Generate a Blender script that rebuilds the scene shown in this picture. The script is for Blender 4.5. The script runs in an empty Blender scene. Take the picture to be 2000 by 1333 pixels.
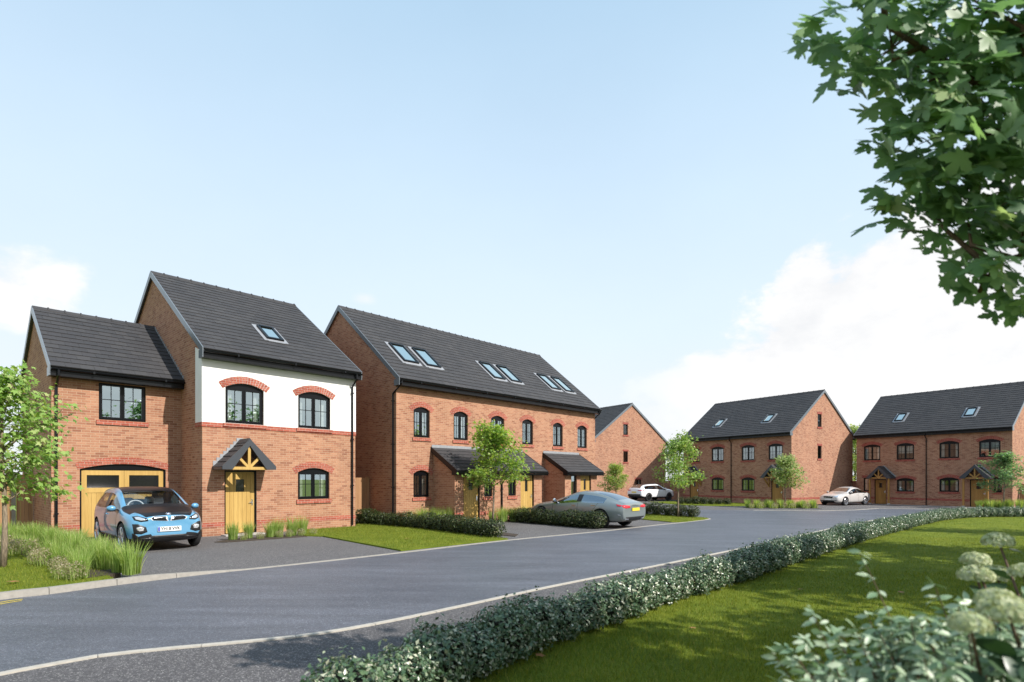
import bpy, bmesh, math, random
import numpy as np
from mathutils import Vector, Matrix
from mathutils.geometry import tessellate_polygon
from mathutils.bvhtree import BVHTree
R = math.radians
random.seed(7)
rng = np.random.default_rng(11)
scene = bpy.context.scene
COL = scene.collection

# ------------------------------------------------------------------ object helpers
def tag(o, label=None, cat=None, group=None, kind=None):
    if label: o['label'] = label
    if cat: o['category'] = cat
    if group: o['group'] = group
    if kind: o['kind'] = kind
    return o

def empty(name, loc=(0, 0, 0), rz=0.0):
    o = bpy.data.objects.new(name, None)
    o.empty_display_size = 0.3
    o.location = loc
    o.rotation_euler = (0, 0, rz)
    COL.objects.link(o)
    return o

def link(name, me, parent=None, loc=None, rot=None):
    o = bpy.data.objects.new(name, me)
    COL.objects.link(o)
    if parent is not None: o.parent = parent
    if loc is not None: o.location = loc
    if rot is not None: o.rotation_euler = rot
    return o

def copy_tree(o, parent=None):
    c = o.copy()
    COL.objects.link(c)
    c.parent = parent
    for ch in [x for x in bpy.data.objects if x.parent == o]:
        copy_tree(ch, c)
    return c

class MB:
    """collects polygons (with box-projected UVs in metres) into one mesh"""
    def __init__(self):
        self.v = []; self.f = []; self.m = []; self.uvmode = 'box'
    def pts(self, pts):
        i = len(self.v); self.v.extend([tuple(p) for p in pts]); return i
    def face(self, pts, m=0):
        i = self.pts(pts); self.f.append(tuple(range(i, i + len(pts)))); self.m.append(m)
    def box(self, x0, x1, y0, y1, z0, z1, m=0):
        i = self.pts([(x0,y0,z0),(x1,y0,z0),(x1,y1,z0),(x0,y1,z0),(x0,y0,z1),(x1,y0,z1),(x1,y1,z1),(x0,y1,z1)])
        for q in ((0,3,2,1),(4,5,6,7),(0,1,5,4),(1,2,6,5),(2,3,7,6),(3,0,4,7)):
            self.f.append(tuple(i + k for k in q)); self.m.append(m)
    def hexa(self, p, m=0):
        """8 points, bottom ring then top ring"""
        i = self.pts(p)
        for q in ((0,3,2,1),(4,5,6,7),(0,1,5,4),(1,2,6,5),(2,3,7,6),(3,0,4,7)):
            self.f.append(tuple(i + k for k in q)); self.m.append(m)
    def bar(self, a, b, w, h, up=(0, 0, 1), m=0):
        a = Vector(a); b = Vector(b); d = (b - a).normalized(); up = Vector(up)
        s = d.cross(up).normalized(); u = s.cross(d).normalized()
        s *= w / 2; u *= h / 2
        self.hexa([a - s - u, a + s - u, b + s - u, b - s - u, a - s + u, a + s + u, b + s + u, b - s + u], m)
    def tube(self, pts, rad, n=8, m=0, caps=True):
        pts = [Vector(p) for p in pts]
        if not hasattr(rad, '__len__'): rad = [rad] * len(pts)
        base = len(self.v)
        d0 = (pts[1] - pts[0]).normalized()
        ref = Vector((0, 0, 1)) if abs(d0.z) < .9 else Vector((1, 0, 0))
        for i, p in enumerate(pts):
            if i == 0: d = pts[1] - pts[0]
            elif i == len(pts) - 1: d = pts[-1] - pts[-2]
            else: d = (pts[i+1] - pts[i]).normalized() + (pts[i] - pts[i-1]).normalized()
            d.normalize()
            s = d.cross(ref)
            if s.length < 1e-4: s = d.cross(Vector((0, 1, 0)))
            s.normalize(); u = s.cross(d)
            for k in range(n):
                a = 2 * math.pi * k / n
                self.v.append(tuple(p + s * (rad[i] * math.cos(a)) + u * (rad[i] * math.sin(a))))
        for i in range(len(pts) - 1):
            for k in range(n):
                a = base + i * n + k; b = base + i * n + (k + 1) % n
                self.f.append((a, b, b + n, a + n)); self.m.append(m)
        if caps:
            self.f.append(tuple(base + k for k in range(n))[::-1]); self.m.append(m)
            e = base + (len(pts) - 1) * n
            self.f.append(tuple(e + k for k in range(n))); self.m.append(m)
    def mesh(self, name, mats, smooth=False):
        me = bpy.data.meshes.new(name)
        me.from_pydata(self.v, [], self.f)
        for m in (mats if isinstance(mats, (list, tuple)) else [mats]): me.materials.append(m)
        me.polygons.foreach_set('material_index', self.m)
        uv = me.uv_layers.new(name='UVMap')
        data = np.zeros((len(me.loops), 2), np.float32)
        k = 0
        for f in self.f:
            p = [self.v[i] for i in f]
            n = Vector((0, 0, 0))
            for j in range(len(p)):                       # Newell normal
                a = p[j]; b = p[(j + 1) % len(p)]
                n += Vector(((a[1]-b[1])*(a[2]+b[2]), (a[2]-b[2])*(a[0]+b[0]), (a[0]-b[0])*(a[1]+b[1])))
            if n.length: n.normalize()
            for q in p:
                if abs(n.z) > .92: data[k] = (q[0], q[1])
                else:
                    sl = max(.2, math.sqrt(max(0, 1 - n.z * n.z)))
                    if abs(n.x) > abs(n.y): data[k] = (q[1], q[2] / sl)
                    else: data[k] = (q[0], q[2] / sl)
                k += 1
        uv.data.foreach_set('uv', data.ravel())
        if smooth: me.polygons.foreach_set('use_smooth', [True] * len(me.polygons))
        me.update()
        return me
    def build(self, name, mats, parent=None, smooth=False, loc=None, rot=None):
        return link(name, self.mesh(name, mats, smooth), parent, loc, rot)

# ------------------------------------------------------------------ materials
def new_mat(name):
    m = bpy.data.materials.new(name); m.use_nodes = True
    nt = m.node_tree
    return m, nt, nt.nodes['Principled BSDF'], nt.nodes['Material Output']

def nd(nt, typ, ins=None, **kw):
    n = nt.nodes.new(typ)
    for k, v in kw.items(): setattr(n, k, v)
    for k, v in (ins or {}).items():
        if isinstance(v, bpy.types.NodeSocket): nt.links.new(v, n.inputs[k])
        else: n.inputs[k].default_value = v
    return n

def ramp(nt, fac, stops, interp='LINEAR'):
    n = nt.nodes.new('ShaderNodeValToRGB'); n.color_ramp.interpolation = interp
    el = n.color_ramp.elements
    while len(el) < len(stops): el.new(.5)
    for e, (p, c) in zip(el, stops):
        e.position = p; e.color = (c[0], c[1], c[2], 1)
    nt.links.new(fac, n.inputs[0])
    return n.outputs[0]

def mixc(nt, fac, a, b, mode='MIX'):
    n = nt.nodes.new('ShaderNodeMix'); n.data_type = 'RGBA'; n.blend_type = mode
    for i, v in ((0, fac), (6, a), (7, b)):
        if isinstance(v, bpy.types.NodeSocket): nt.links.new(v, n.inputs[i])
        else: n.inputs[i].default_value = v if i == 0 else (v[0], v[1], v[2], 1)
    return n.outputs[2]

def bump(nt, bsdf, h, strength=.3, dist=.01):
    b = nd(nt, 'ShaderNodeBump', {'Height': h, 'Strength': strength, 'Distance': dist})
    nt.links.new(b.outputs[0], bsdf.inputs['Normal'])

def simple(name, c, rough=.5, metal=0.0, spec=.5, coat=0.0, var=0.0, scale=8.0, bmp=0.0):
    m, nt, b, o = new_mat(name)
    b.inputs['Base Color'].default_value = (*c, 1)
    b.inputs['Roughness'].default_value = rough
    b.inputs['Metallic'].default_value = metal
    b.inputs['Specular IOR Level'].default_value = spec
    b.inputs['Coat Weight'].default_value = coat
    b.inputs['Coat Roughness'].default_value = .03
    if var or bmp:
        tc = nd(nt, 'ShaderNodeTexCoord')
        n = nd(nt, 'ShaderNodeTexNoise', {'Vector': tc.outputs['Object'], 'Scale': scale, 'Detail': 6.0, 'Roughness': .6})
        if var:
            cc = ramp(nt, n.outputs[0], [(.25, [x * (1 - var) for x in c]), (.75, [min(1, x * (1 + var)) for x in c])])
            nt.links.new(cc, b.inputs['Base Color'])
        if bmp: bump(nt, b, n.outputs[0], bmp)
    return m

def brick_mat(name, cols, mortar, bw=.225, bh=.075, ms=.010, soldier=False):
    m, nt, b, o = new_mat(name)
    uv = nd(nt, 'ShaderNodeTexCoord').outputs['UV']
    br = nd(nt, 'ShaderNodeTexBrick', {'Vector': uv, 'Color1': (0, 0, 0, 1), 'Color2': (1, 1, 1, 1), 'Mortar': (.5, .5, .5, 1),
            'Scale': 1.0, 'Mortar Size': ms / 2, 'Mortar Smooth': .15, 'Bias': 0.0, 'Brick Width': bw, 'Row Height': bh})
    col = ramp(nt, br.outputs['Color'], [(i / (len(cols) - 1), c) for i, c in enumerate(cols)])
    n1 = nd(nt, 'ShaderNodeTexNoise', {'Vector': uv, 'Scale': .55, 'Detail': 4.0}).outputs[0]
    col = mixc(nt, .55, col, ramp(nt, n1, [(.3, (.72, .72, .74)), (.7, (1.0, 1.0, 1.0))]), 'MULTIPLY')
    n2 = nd(nt, 'ShaderNodeTexNoise', {'Vector': uv, 'Scale': 26.0, 'Detail': 5.0}).outputs[0]
    col = mixc(nt, .5, col, ramp(nt, n2, [(.25, (.66, .62, .6)), (.75, (1.06, 1.04, 1.02))]), 'MULTIPLY')
    mpv = nd(nt, 'ShaderNodeMapping', {'Vector': uv, 'Scale': (1.4, .22, 1)})
    n4 = nd(nt, 'ShaderNodeTexNoise', {'Vector': mpv.outputs[0], 'Scale': 1.3, 'Detail': 6.0, 'Roughness': .65}).outputs[0]
    col = mixc(nt, .9, col, ramp(nt, n4, [(.30, (.82,.80,.79)), (.55, (1.0,1.0,1.0)), (.80, (1.06,1.05,1.04))]), 'MULTIPLY')
    col = mixc(nt, br.outputs['Fac'], col, mortar)
    nt.links.new(col, b.inputs['Base Color'])
    b.inputs['Roughness'].default_value = .9
    b.inputs['Specular IOR Level'].default_value = .25
    h = nd(nt, 'ShaderNodeMath', {0: br.outputs['Fac'], 1: -1.0}, operation='MULTIPLY').outputs[0]
    h2 = nd(nt, 'ShaderNodeMath', {0: n2, 1: .35, 2: h}, operation='MULTIPLY_ADD').outputs[0]
    bump(nt, b, h2, .55, .008)
    return m

M = {}
M['brick'] = brick_mat('multi_brick', [(.29,.128,.078),(.40,.195,.117),(.445,.230,.140),(.475,.250,.154),(.425,.212,.130),(.345,.155,.096)], (.46,.33,.235))
M['brick2'] = brick_mat('multi_brick_far', [(.27,.115,.074),(.39,.190,.118),(.445,.230,.144),(.475,.252,.158),(.425,.212,.132),(.335,.148,.094)], (.44,.33,.25))
M['redbrick'] = brick_mat('red_dressing_brick', [(.34,.085,.055),(.42,.115,.075),(.47,.14,.092)], (.45,.33,.27))
M['render'] = simple('white_render', (.74,.735,.715), .95, spec=.2, var=.05, scale=1.6, bmp=.2)
M['black'] = simple('black_window_paint', (.004,.0045,.006), .3, spec=.25)
M['gutter'] = simple('black_gutter_plastic', (.005,.006,.008), .3, spec=.3)
M['verge'] = simple('anthracite_verge_board', (.14,.16,.18), .25, var=.08, scale=4)
M['fascia'] = simple('dark_grey_fascia', (.045,.05,.06), .4)
M['kerb_pale'] = simple('pale_kerb_concrete', (.42,.39,.34), .9, spec=.2, var=.14, scale=14, bmp=.2)
M['lead'] = simple('lead_flashing', (.30,.31,.33), .55, metal=.3, var=.15, scale=10)
M['concrete'] = simple('concrete', (.30,.28,.25), .9, spec=.2, var=.14, scale=14, bmp=.2)
M['chrome'] = simple('chrome', (.8,.8,.82), .12, metal=1)
M['rubber'] = simple('tyre_rubber', (.016,.016,.017), .75)
M['trim'] = simple('black_car_trim', (.012,.012,.013), .4)
M['gloss_black'] = simple('gloss_black', (.008,.008,.01), .16, coat=.25)
M['dark'] = simple('dark_void', (.006,.006,.007), .8)
M['alloy'] = simple('silver_alloy', (.62,.62,.64), .25, metal=.9)
M['alloy_dark'] = simple('dark_alloy', (.06,.06,.065), .3, metal=.8)

def wood(name, c0, c1, scale=1.0, rough=.55, plank=None):
    m, nt, b, o = new_mat(name)
    tc = nd(nt, 'ShaderNodeTexCoord')
    mp = nd(nt, 'ShaderNodeMapping', {'Vector': tc.outputs['Object'], 'Scale': (9 * scale, 9 * scale, .55 * scale)})
    n = nd(nt, 'ShaderNodeTexNoise', {'Vector': mp.outputs[0], 'Scale': 2.2, 'Detail': 8.0, 'Roughness': .65, 'Distortion': .6})
    g = nd(nt, 'ShaderNodeNewGeometry')
    f = nd(nt, 'ShaderNodeMath', {0: g.outputs['Random Per Island'], 1: .35, 2: n.outputs[0]}, operation='MULTIPLY_ADD').outputs[0]
    nt.links.new(ramp(nt, f, [(.3, c0), (.85, c1)]), b.inputs['Base Color'])
    b.inputs['Roughness'].default_value = rough
    b.inputs['Specular IOR Level'].default_value = .35
    bump(nt, b, n.outputs[0], .15, .004)
    return m
M['oak'] = wood('pale_oak', (.33,.195,.048), (.50,.325,.10))
M['oak2'] = wood('oak_far', (.24,.12,.03), (.40,.215,.06))
M['fence'] = wood('fence_board', (.24,.125,.06), (.42,.235,.12), .6, .85)

def roof_mat():
    m, nt, b, o = new_mat('grey_roof_tile')
    g = nd(nt, 'ShaderNodeNewGeometry').outputs['Random Per Island']
    tc = nd(nt, 'ShaderNodeTexCoord')
    n = nd(nt, 'ShaderNodeTexNoise', {'Vector': tc.outputs['Object'], 'Scale': 22.0, 'Detail': 6.0, 'Roughness': .7}).outputs[0]
    n3 = nd(nt, 'ShaderNodeTexNoise', {'Vector': tc.outputs['Object'], 'Scale': .6, 'Detail': 4.0}).outputs[0]
    c = ramp(nt, g, [(0, (.040,.040,.043)), (.5, (.046,.045,.048)), (1, (.053,.052,.054))])
    c = mixc(nt, .6, c, ramp(nt, n, [(.25, (.65,.65,.67)), (.75, (1.15,1.13,1.1))]), 'MULTIPLY')
    c = mixc(nt, .5, c, ramp(nt, n3, [(.3, (.78,.78,.8)), (.7, (1.12,1.1,1.07))]), 'MULTIPLY')
    nt.links.new(c, b.inputs['Base Color'])
    b.inputs['Roughness'].default_value = .72
    b.inputs['Specular IOR Level'].default_value = .35
    bump(nt, b, n, .25, .006)
    return m
M['roof'] = roof_mat()

def glass(name, tint, refl, trans=(.8,.86,.86), rough=0.0):
    m, nt, b, o = new_mat(name)
    nt.nodes.remove(b)
    fr = nd(nt, 'ShaderNodeLayerWeight', {'Blend': .25})
    f = nd(nt, 'ShaderNodeMath', {0: fr.outputs['Fresnel'], 1: .9, 2: refl}, operation='MULTIPLY_ADD', use_clamp=True).outputs[0]
    gl = nd(nt, 'ShaderNodeBsdfGlossy', {'Color': (*tint, 1), 'Roughness': rough})
    tr = nd(nt, 'ShaderNodeBsdfTransparent', {'Color': (*trans, 1)})
    mx = nd(nt, 'ShaderNodeMixShader', {0: f, 1: tr.outputs[0], 2: gl.outputs[0]})
    nt.links.new(mx.outputs[0], o.inputs[0])
    return m
M['pane'] = glass('window_glass', (.80,.96,1.0), .46)
M['pane_far'] = glass('window_glass_far', (.9,.97,1.0), .22)
M['skypane'] = glass('rooflight_glass', (.95,.98,.90), .85, (.3,.4,.4))
M['carglass'] = glass('car_glass', (.9,.97,1.0), .07, (.78,.82,.82))
M['carglass_dark'] = glass('car_glass_tinted', (.85,.93,1.0), .36, (.16,.18,.19))
M['lens'] = glass('clear_lens', (1,1,1), .35, (.85,.88,.9))
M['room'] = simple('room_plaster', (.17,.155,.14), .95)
M['curtain'] = simple('white_curtain', (.72,.70,.66), .95, var=.05)
M['seat'] = simple('grey_seat_fabric', (.62,.64,.68), .85)

def asphalt(name, c, lo, hi, speck, streak=None, rough=.82):
    m, nt, b, o = new_mat(name)
    P = nd(nt, 'ShaderNodeTexCoord').outputs['Object']
    fine = nd(nt, 'ShaderNodeTexNoise', {'Vector': P, 'Scale': 30.0, 'Detail': 8.0, 'Roughness': .75}).outputs[0]
    vor = nd(nt, 'ShaderNodeTexVoronoi', {'Vector': P, 'Scale': 95.0}).outputs['Color']
    big = nd(nt, 'ShaderNodeTexNoise', {'Vector': P, 'Scale': .35, 'Detail': 5.0, 'Roughness': .6}).outputs[0]
    col = ramp(nt, fine, [(.28, [x * lo for x in c]), (.72, [x * hi for x in c])])
    sp = nd(nt, 'ShaderNodeSeparateColor', {0: vor})
    col = mixc(nt, ramp(nt, sp.outputs[0], [(.86, (0,0,0)), (.93, (1,1,1))]), col, speck)
    dk = ramp(nt, sp.outputs[1], [(.0, (.7,.7,.7)), (1, (1.2,1.2,1.2))])
    col = mixc(nt, .7, col, dk, 'MULTIPLY')
    col = mixc(nt, .8, col, ramp(nt, big, [(.3, (.82,.82,.84)), (.7, (1.12,1.12,1.12))]), 'MULTIPLY')
    if streak:
        mp = nd(nt, 'ShaderNodeMapping', {'Vector': P, 'Rotation': (0, 0, -streak), 'Scale': (.22, 1.3, 1)})
        st = nd(nt, 'ShaderNodeTexNoise', {'Vector': mp.outputs[0], 'Scale': 1.6, 'Detail': 7.0, 'Roughness': .68, 'Distortion': .5}).outputs[0]
        col = mixc(nt, .85, col, ramp(nt, st, [(.30, (.72,.73,.75)), (.5, (1.0,1.0,1.0)), (.70, (1.34,1.34,1.36))]), 'MULTIPLY')
    nt.links.new(col, b.inputs['Base Color'])
    b.inputs['Roughness'].default_value = rough
    b.inputs['Specular IOR Level'].default_value = .4
    hh = nd(nt, 'ShaderNodeMath', {0: sp.outputs[1], 1: .6, 2: fine}, operation='MULTIPLY_ADD').outputs[0]
    bump(nt, b, hh, .5, .006)
    return m
M['road'] = asphalt('road_asphalt', (.092,.099,.117), .62, 1.38, (.19,.20,.225), streak=R(47), rough=.52)
M['drive'] = asphalt('drive_asphalt', (.098,.093,.094), .4, 1.65, (.30,.29,.28))
M['pave'] = asphalt('pavement_asphalt', (.085,.080,.082), .4, 1.65, (.26,.25,.24))
M['soil'] = simple('dark_soil', (.045,.032,.022), .95, var=.4, scale=20, bmp=.5)
M['flag'] = simple('paving_flag', (.40,.38,.36), .85, var=.1, scale=6)
M['yellow'] = simple('yellow_road_paint', (.62,.47,.06), .7, var=.2, scale=20)

def lawn_mat():
    m, nt, b, o = new_mat('lawn_turf')
    P = nd(nt, 'ShaderNodeTexCoord').outputs['Object']
    a = nd(nt, 'ShaderNodeTexNoise', {'Vector': P, 'Scale': 1.1, 'Detail': 6.0, 'Roughness': .65}).outputs[0]
    f = nd(nt, 'ShaderNodeTexNoise', {'Vector': P, 'Scale': 45.0, 'Detail': 4.0, 'Roughness': .7}).outputs[0]
    c = ramp(nt, a, [(.3, (.10,.14,.015)), (.55, (.155,.195,.02)), (.75, (.225,.235,.035))])
    c = mixc(nt, .85, c, ramp(nt, f, [(.25, (.45,.5,.4)), (.75, (1.3,1.25,1.1))]), 'MULTIPLY')
    nt.links.new(c, b.inputs['Base Color'])
    b.inputs['Roughness'].default_value = .95
    b.inputs['Specular IOR Level'].default_value = .15
    bump(nt, b, f, .8, .03)
    return m
M['lawn'] = lawn_mat()

def leaf_mat(name, stops, trans=.35, gloss=.35, spec=.4, tcol=None):
    m, nt, b, o = new_mat(name)
    g = nd(nt, 'ShaderNodeNewGeometry').outputs['Random Per Island']
    c = ramp(nt, g, stops)
    nt.links.new(c, b.inputs['Base Color'])
    b.inputs['Roughness'].default_value = gloss
    b.inputs['Specular IOR Level'].default_value = spec
    tc = mixc(nt, 1.0, c, tcol or (1.35, 1.25, .55), 'MULTIPLY')
    t = nd(nt, 'ShaderNodeBsdfTranslucent', {'Color': tc})
    mx = nd(nt, 'ShaderNodeMixShader', {0: trans, 1: b.outputs[0], 2: t.outputs[0]})
    nt.links.new(mx.outputs[0], o.inputs[0])
    return m
M['leaf_young'] = leaf_mat('young_maple_leaf', [(0, (.15,.28,.055)), (.45, (.26,.42,.10)), (.85, (.38,.51,.16)), (1, (.45,.50,.22))], .5, .5)
M['leaf_young2'] = leaf_mat('young_maple_leaf_far', [(0, (.17,.27,.08)), (.5, (.28,.39,.12)), (.9, (.40,.48,.19)), (1, (.46,.43,.24))], .5, .5)
M['leaf_maple'] = leaf_mat('mature_maple_leaf', [(0, (.12,.215,.11)), (.5, (.175,.30,.14)), (.9, (.24,.37,.16)), (1, (.40,.48,.24))], .50, .40, .5, (1.1,1.2,.75))
M['leaf_far'] = leaf_mat('distant_tree_leaf', [(0, (.022,.05,.018)), (.5, (.04,.08,.026)), (1, (.08,.13,.04))], .3, .45, .4)
M['leaf_box'] = leaf_mat('box_hedge_leaf', [(0, (.018,.032,.010)), (.5, (.034,.056,.014)), (.85, (.065,.085,.024)), (1, (.13,.13,.05))], .2, .42, .4)
M['leaf_laurel'] = leaf_mat('pale_flecked_hedge_leaf', [(0, (.045,.090,.042)), (.55, (.090,.150,.074)), (.80, (.16,.225,.125)), (.90, (.36,.38,.27)), (1, (.58,.57,.44))], .15, .28, .55, (1.1,1.2,.8))  # a share of the leaves is pale cream at random
M['leaf_grey'] = leaf_mat('grey_green_leaf', [(0, (.15,.245,.14)), (.5, (.27,.375,.23)), (1, (.50,.57,.42))], .25, .4, .5, (1.1,1.2,.8))
M['leaf_hyd'] = leaf_mat('hydrangea_leaf', [(0, (.025,.06,.03)), (1, (.07,.12,.06))], .25, .35, .5)
M['petal'] = leaf_mat('pale_green_petal', [(0, (.38,.45,.26)), (.5, (.54,.58,.35)), (1, (.68,.68,.50))], .35, .7, .2, (1.05,1.05,.8))
M['tuft'] = leaf_mat('ornamental_grass_blade', [(0, (.19,.31,.07)), (.5, (.33,.46,.13)), (.9, (.46,.55,.22)), (1, (.58,.54,.32))], .55, .5)
M['straw'] = leaf_mat('dry_seed_head', [(0, (.22,.20,.10)), (.6, (.36,.32,.20)), (1, (.46,.40,.34))], .35, .8, .2)
M['blade'] = leaf_mat('lawn_blade', [(0, (.08,.13,.012)), (.5, (.165,.21,.02)), (.9, (.25,.27,.035)), (1, (.32,.29,.08))], .35, .6, .25)
M['deadleaf'] = leaf_mat('fallen_leaf', [(0, (.30,.13,.05)), (1, (.42,.22,.10))], .2, .7)
def bark(name, c):
    m, nt, b, o = new_mat(name)
    P = nd(nt, 'ShaderNodeTexCoord').outputs['Object']
    mp = nd(nt, 'ShaderNodeMapping', {'Vector': P, 'Scale': (1, 1, .25)})
    n = nd(nt, 'ShaderNodeTexNoise', {'Vector': mp.outputs[0], 'Scale': 40.0, 'Detail': 5.0}).outputs[0]
    nt.links.new(ramp(nt, n, [(.3, [x * .5 for x in c]), (.7, [x * 1.3 for x in c])]), b.inputs['Base Color'])
    b.inputs['Roughness'].default_value = .9
    bump(nt, b, n, .6, .01)
    return m
M['bark'] = bark('pale_bark', (.22,.17,.12))
M['bark_dark'] = bark('brown_bark', (.12,.075,.05))

# ------------------------------------------------------------------ the lie of the land: a gently falling plane
def gz(x, y): return -.0035 * (x + 9.6) - .0076 * (y - 17.6)
# ------------------------------------------------------------------ building parts
def arc_pts(w, h, rise, n=10, off=0.0):
    """points along a segmental arch head, left to right; h is the crown height; off = radial offset outward"""
    if rise < 1e-4: return [(-off * 0, h + off), (w, h + off)]
    rad = (w * w / 4 + rise * rise) / (2 * rise)
    cz = h - rad; a0 = math.asin(w / 2 / rad)
    return [(w / 2 + (rad + off) * math.sin(-a0 + 2 * a0 * i / n), cz + (rad + off) * math.cos(-a0 + 2 * a0 * i / n)) for i in range(n + 1)]

def opening(u0, u1, z0, z1, rise):
    w = u1 - u0
    return [(u0, z0), (u1, z0)] + [(u0 + x, z) for x, z in reversed(arc_pts(w, z1, rise))]

def poly_holes(outline, holes):
    loops = [[Vector((u, z, 0)) for u, z in outline]] + [[Vector((u, z, 0)) for u, z in h] for h in holes]
    flat = [p for l in loops for p in l]
    out = []
    for t in tessellate_polygon(loops):
        a, b, c = (flat[i] for i in t)
        s = (b.x - a.x) * (c.y - a.y) - (b.y - a.y) * (c.x - a.x)
        if abs(s) < 1e-9: continue
        out.append((a, b, c) if s > 0 else (a, c, b))
    return out

def add_wall(mb, p0, d, outline, holes=(), reveal=.1, m=0, push=0.0):
    """vertical wall from p0 along d (outward normal = (d.y,-d.x)); holes get reveals going inward"""
    n = (d[1], -d[0])
    def P(u, z, inw=0.0): return (p0[0] + d[0] * u + n[0] * (push - inw), p0[1] + d[1] * u + n[1] * (push - inw), z)
    for a, b, c in poly_holes(outline, holes):
        mb.face([P(a.x, a.y), P(b.x, b.y), P(c.x, c.y)], m)
    for h in holes:
        for i in range(len(h)):
            a, b = h[i], h[(i + 1) % len(h)]
            mb.face([P(*a), P(*a, inw=reveal), P(*b, inw=reveal), P(*b)], m)

CACHE = {}
def cached(key, fn):
    if key not in CACHE: CACHE[key] = fn()
    return CACHE[key]

def window_meshes(w, h, rise, leaves, bars, arch, sill, curtain, far, archh=.23, proud=.009):
    key = ('win', proud, round(w, 2), round(h, 2), round(rise, 2), leaves, bars, arch, sill, curtain, far, archh)
    def mk():
        out = {}
        f = MB(); fy = .075
        ft = .055
        zc = h - rise - .03                                    # head of the casements
        lw = (w - 2 * ft - (leaves - 1) * .03) / leaves
        rects = [(ft + k * (lw + .03), ft + k * (lw + .03) + lw) for k in range(leaves)]
        outline = [(0, 0), (w, 0)] + list(reversed(arc_pts(w, h, rise)))
        holes = [[(a, ft), (b, ft), (b, zc - .02), (a, zc - .02)] for a, b in rects]
        add_wall(f, (0, fy), (1, 0), outline, holes, .06)
        for i in range(len(rects)):                             # casement frames stand a little proud
            a, b = rects[i]; c = .045; y0, y1 = fy - .016, fy + .03
            f.box(a - .008, a + c, y0, y1, ft - .008, zc); f.box(b - c, b + .008, y0, y1, ft - .008, zc)
            f.box(a + c, b - c, y0, y1, ft - .008, ft + c); f.box(a + c, b - c, y0, y1, zc - c, zc)
            nv, nh = bars
            for k in range(nv):
                x = a + c + (b - a - 2 * c) * (k + 1) / (nv + 1); f.box(x - .011, x + .011, fy + .002, fy + .022, ft + c, zc - c)
            for k in range(nh):
                z = ft + c + (zc - ft - 2 * c) * (.56 if nh == 1 else (k + 1) / (nh + 1)); f.box(a + c, b - c, fy + .004, fy + .020, z - .011, z + .011)
        out['window'] = f.mesh('window', M['black'])
        p = MB()
        for a, b in rects: p.face([(a + .03, fy + .012, ft + .02), (b - .03, fy + .012, ft + .02), (b - .03, fy + .012, zc - .02), (a + .03, fy + .012, zc - .02)])
        out['pane'] = p.mesh('pane', M['pane_far' if far else 'pane'])
        if arch:
            A = MB(); n = max(6, int(round(w * 1.12 / .078)))
            ext = .10
            if rise > 1e-3:
                rad = (w * w / 4 + rise * rise) / (2 * rise); cz = h - rad; a0 = math.asin(w / 2 / rad) + ext / rad
                P = lambda a, o: (w / 2 + (rad + o) * math.sin(a), cz + (rad + o) * math.cos(a))
                gap = .005 / rad
                for k in range(n):
                    b0 = -a0 + 2 * a0 * k / n + gap; b1 = -a0 + 2 * a0 * (k + 1) / n - gap
                    q = [P(b0, .002), P(b1, .002), P(b1, archh), P(b0, archh)]
                    A.hexa([(q[0][0], -proud, q[0][1]), (q[1][0], -proud, q[1][1]), (q[1][0], .072, q[1][1]), (q[0][0], .072, q[0][1]),
                            (q[3][0], -proud, q[3][1]), (q[2][0], -proud, q[2][1]), (q[2][0], .072, q[2][1]), (q[3][0], .072, q[3][1])])
            else:
                for k in range(n):
                    x0 = -ext + (w + 2 * ext) * k / n + .005; x1 = -ext + (w + 2 * ext) * (k + 1) / n - .005
                    A.box(x0, x1, -.009, .072, h + .002, h + archh)
            out['brick_arch'] = A.mesh('brick_arch', M['arch'])
        if sill:
            S = MB(); n = max(4, int(round((w + .14) / .115)))
            for k in range(n):
                x0 = -.07 + (w + .14) * k / n + .004; x1 = -.07 + (w + .14) * (k + 1) / n - .004
                S.hexa([(x0, -.045, -.15), (x1, -.045, -.15), (x1, .07, -.15), (x0, .07, -.15), (x0, -.045, -.022), (x1, -.045, -.022), (x1, .07, -.003), (x0, .07, -.003)])
            S.box(-.066, w + .066, -.038, .068, -.146, -.026)
            out['sill'] = S.mesh('sill', M['arch'])
        if curtain:
            C = MB()
            for x0, x1 in (((.07, .07 + w * .17), (w - .07 - w * .17, w - .07)) if curtain == 1 else ((.05, w - .05),)):
                k = max(6, int((x1 - x0) / .03)); pts = [(x0 + (x1 - x0) * i / k, .24 + .022 * math.sin(i * 2.1) + .01 * math.sin(i * .9)) for i in range(k + 1)]
                zlo = .02 if curtain == 1 else h * .38
                for (xa, ya), (xb, yb) in zip(pts, pts[1:]): C.face([(xa, ya, zlo), (xb, yb, zlo), (xb, yb, h - .02), (xa, ya, h - .02)])
            out['curtain'] = C.mesh('curtain', M['curtain'], True)
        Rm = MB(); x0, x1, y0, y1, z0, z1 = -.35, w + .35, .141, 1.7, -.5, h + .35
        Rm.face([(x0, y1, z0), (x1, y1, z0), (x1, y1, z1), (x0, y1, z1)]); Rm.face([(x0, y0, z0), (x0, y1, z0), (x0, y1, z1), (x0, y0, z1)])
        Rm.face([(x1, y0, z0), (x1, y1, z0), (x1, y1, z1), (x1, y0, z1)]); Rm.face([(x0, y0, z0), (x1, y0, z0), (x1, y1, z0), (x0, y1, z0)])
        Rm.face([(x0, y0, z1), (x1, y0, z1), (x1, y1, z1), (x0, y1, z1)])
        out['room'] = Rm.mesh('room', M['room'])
        return out
    return cached(key, mk)

def place_on(p0, d, u, z):
    return (p0[0] + d[0] * u, p0[1] + d[1] * u, z), (0, 0, math.atan2(d[1], d[0]))

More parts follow.
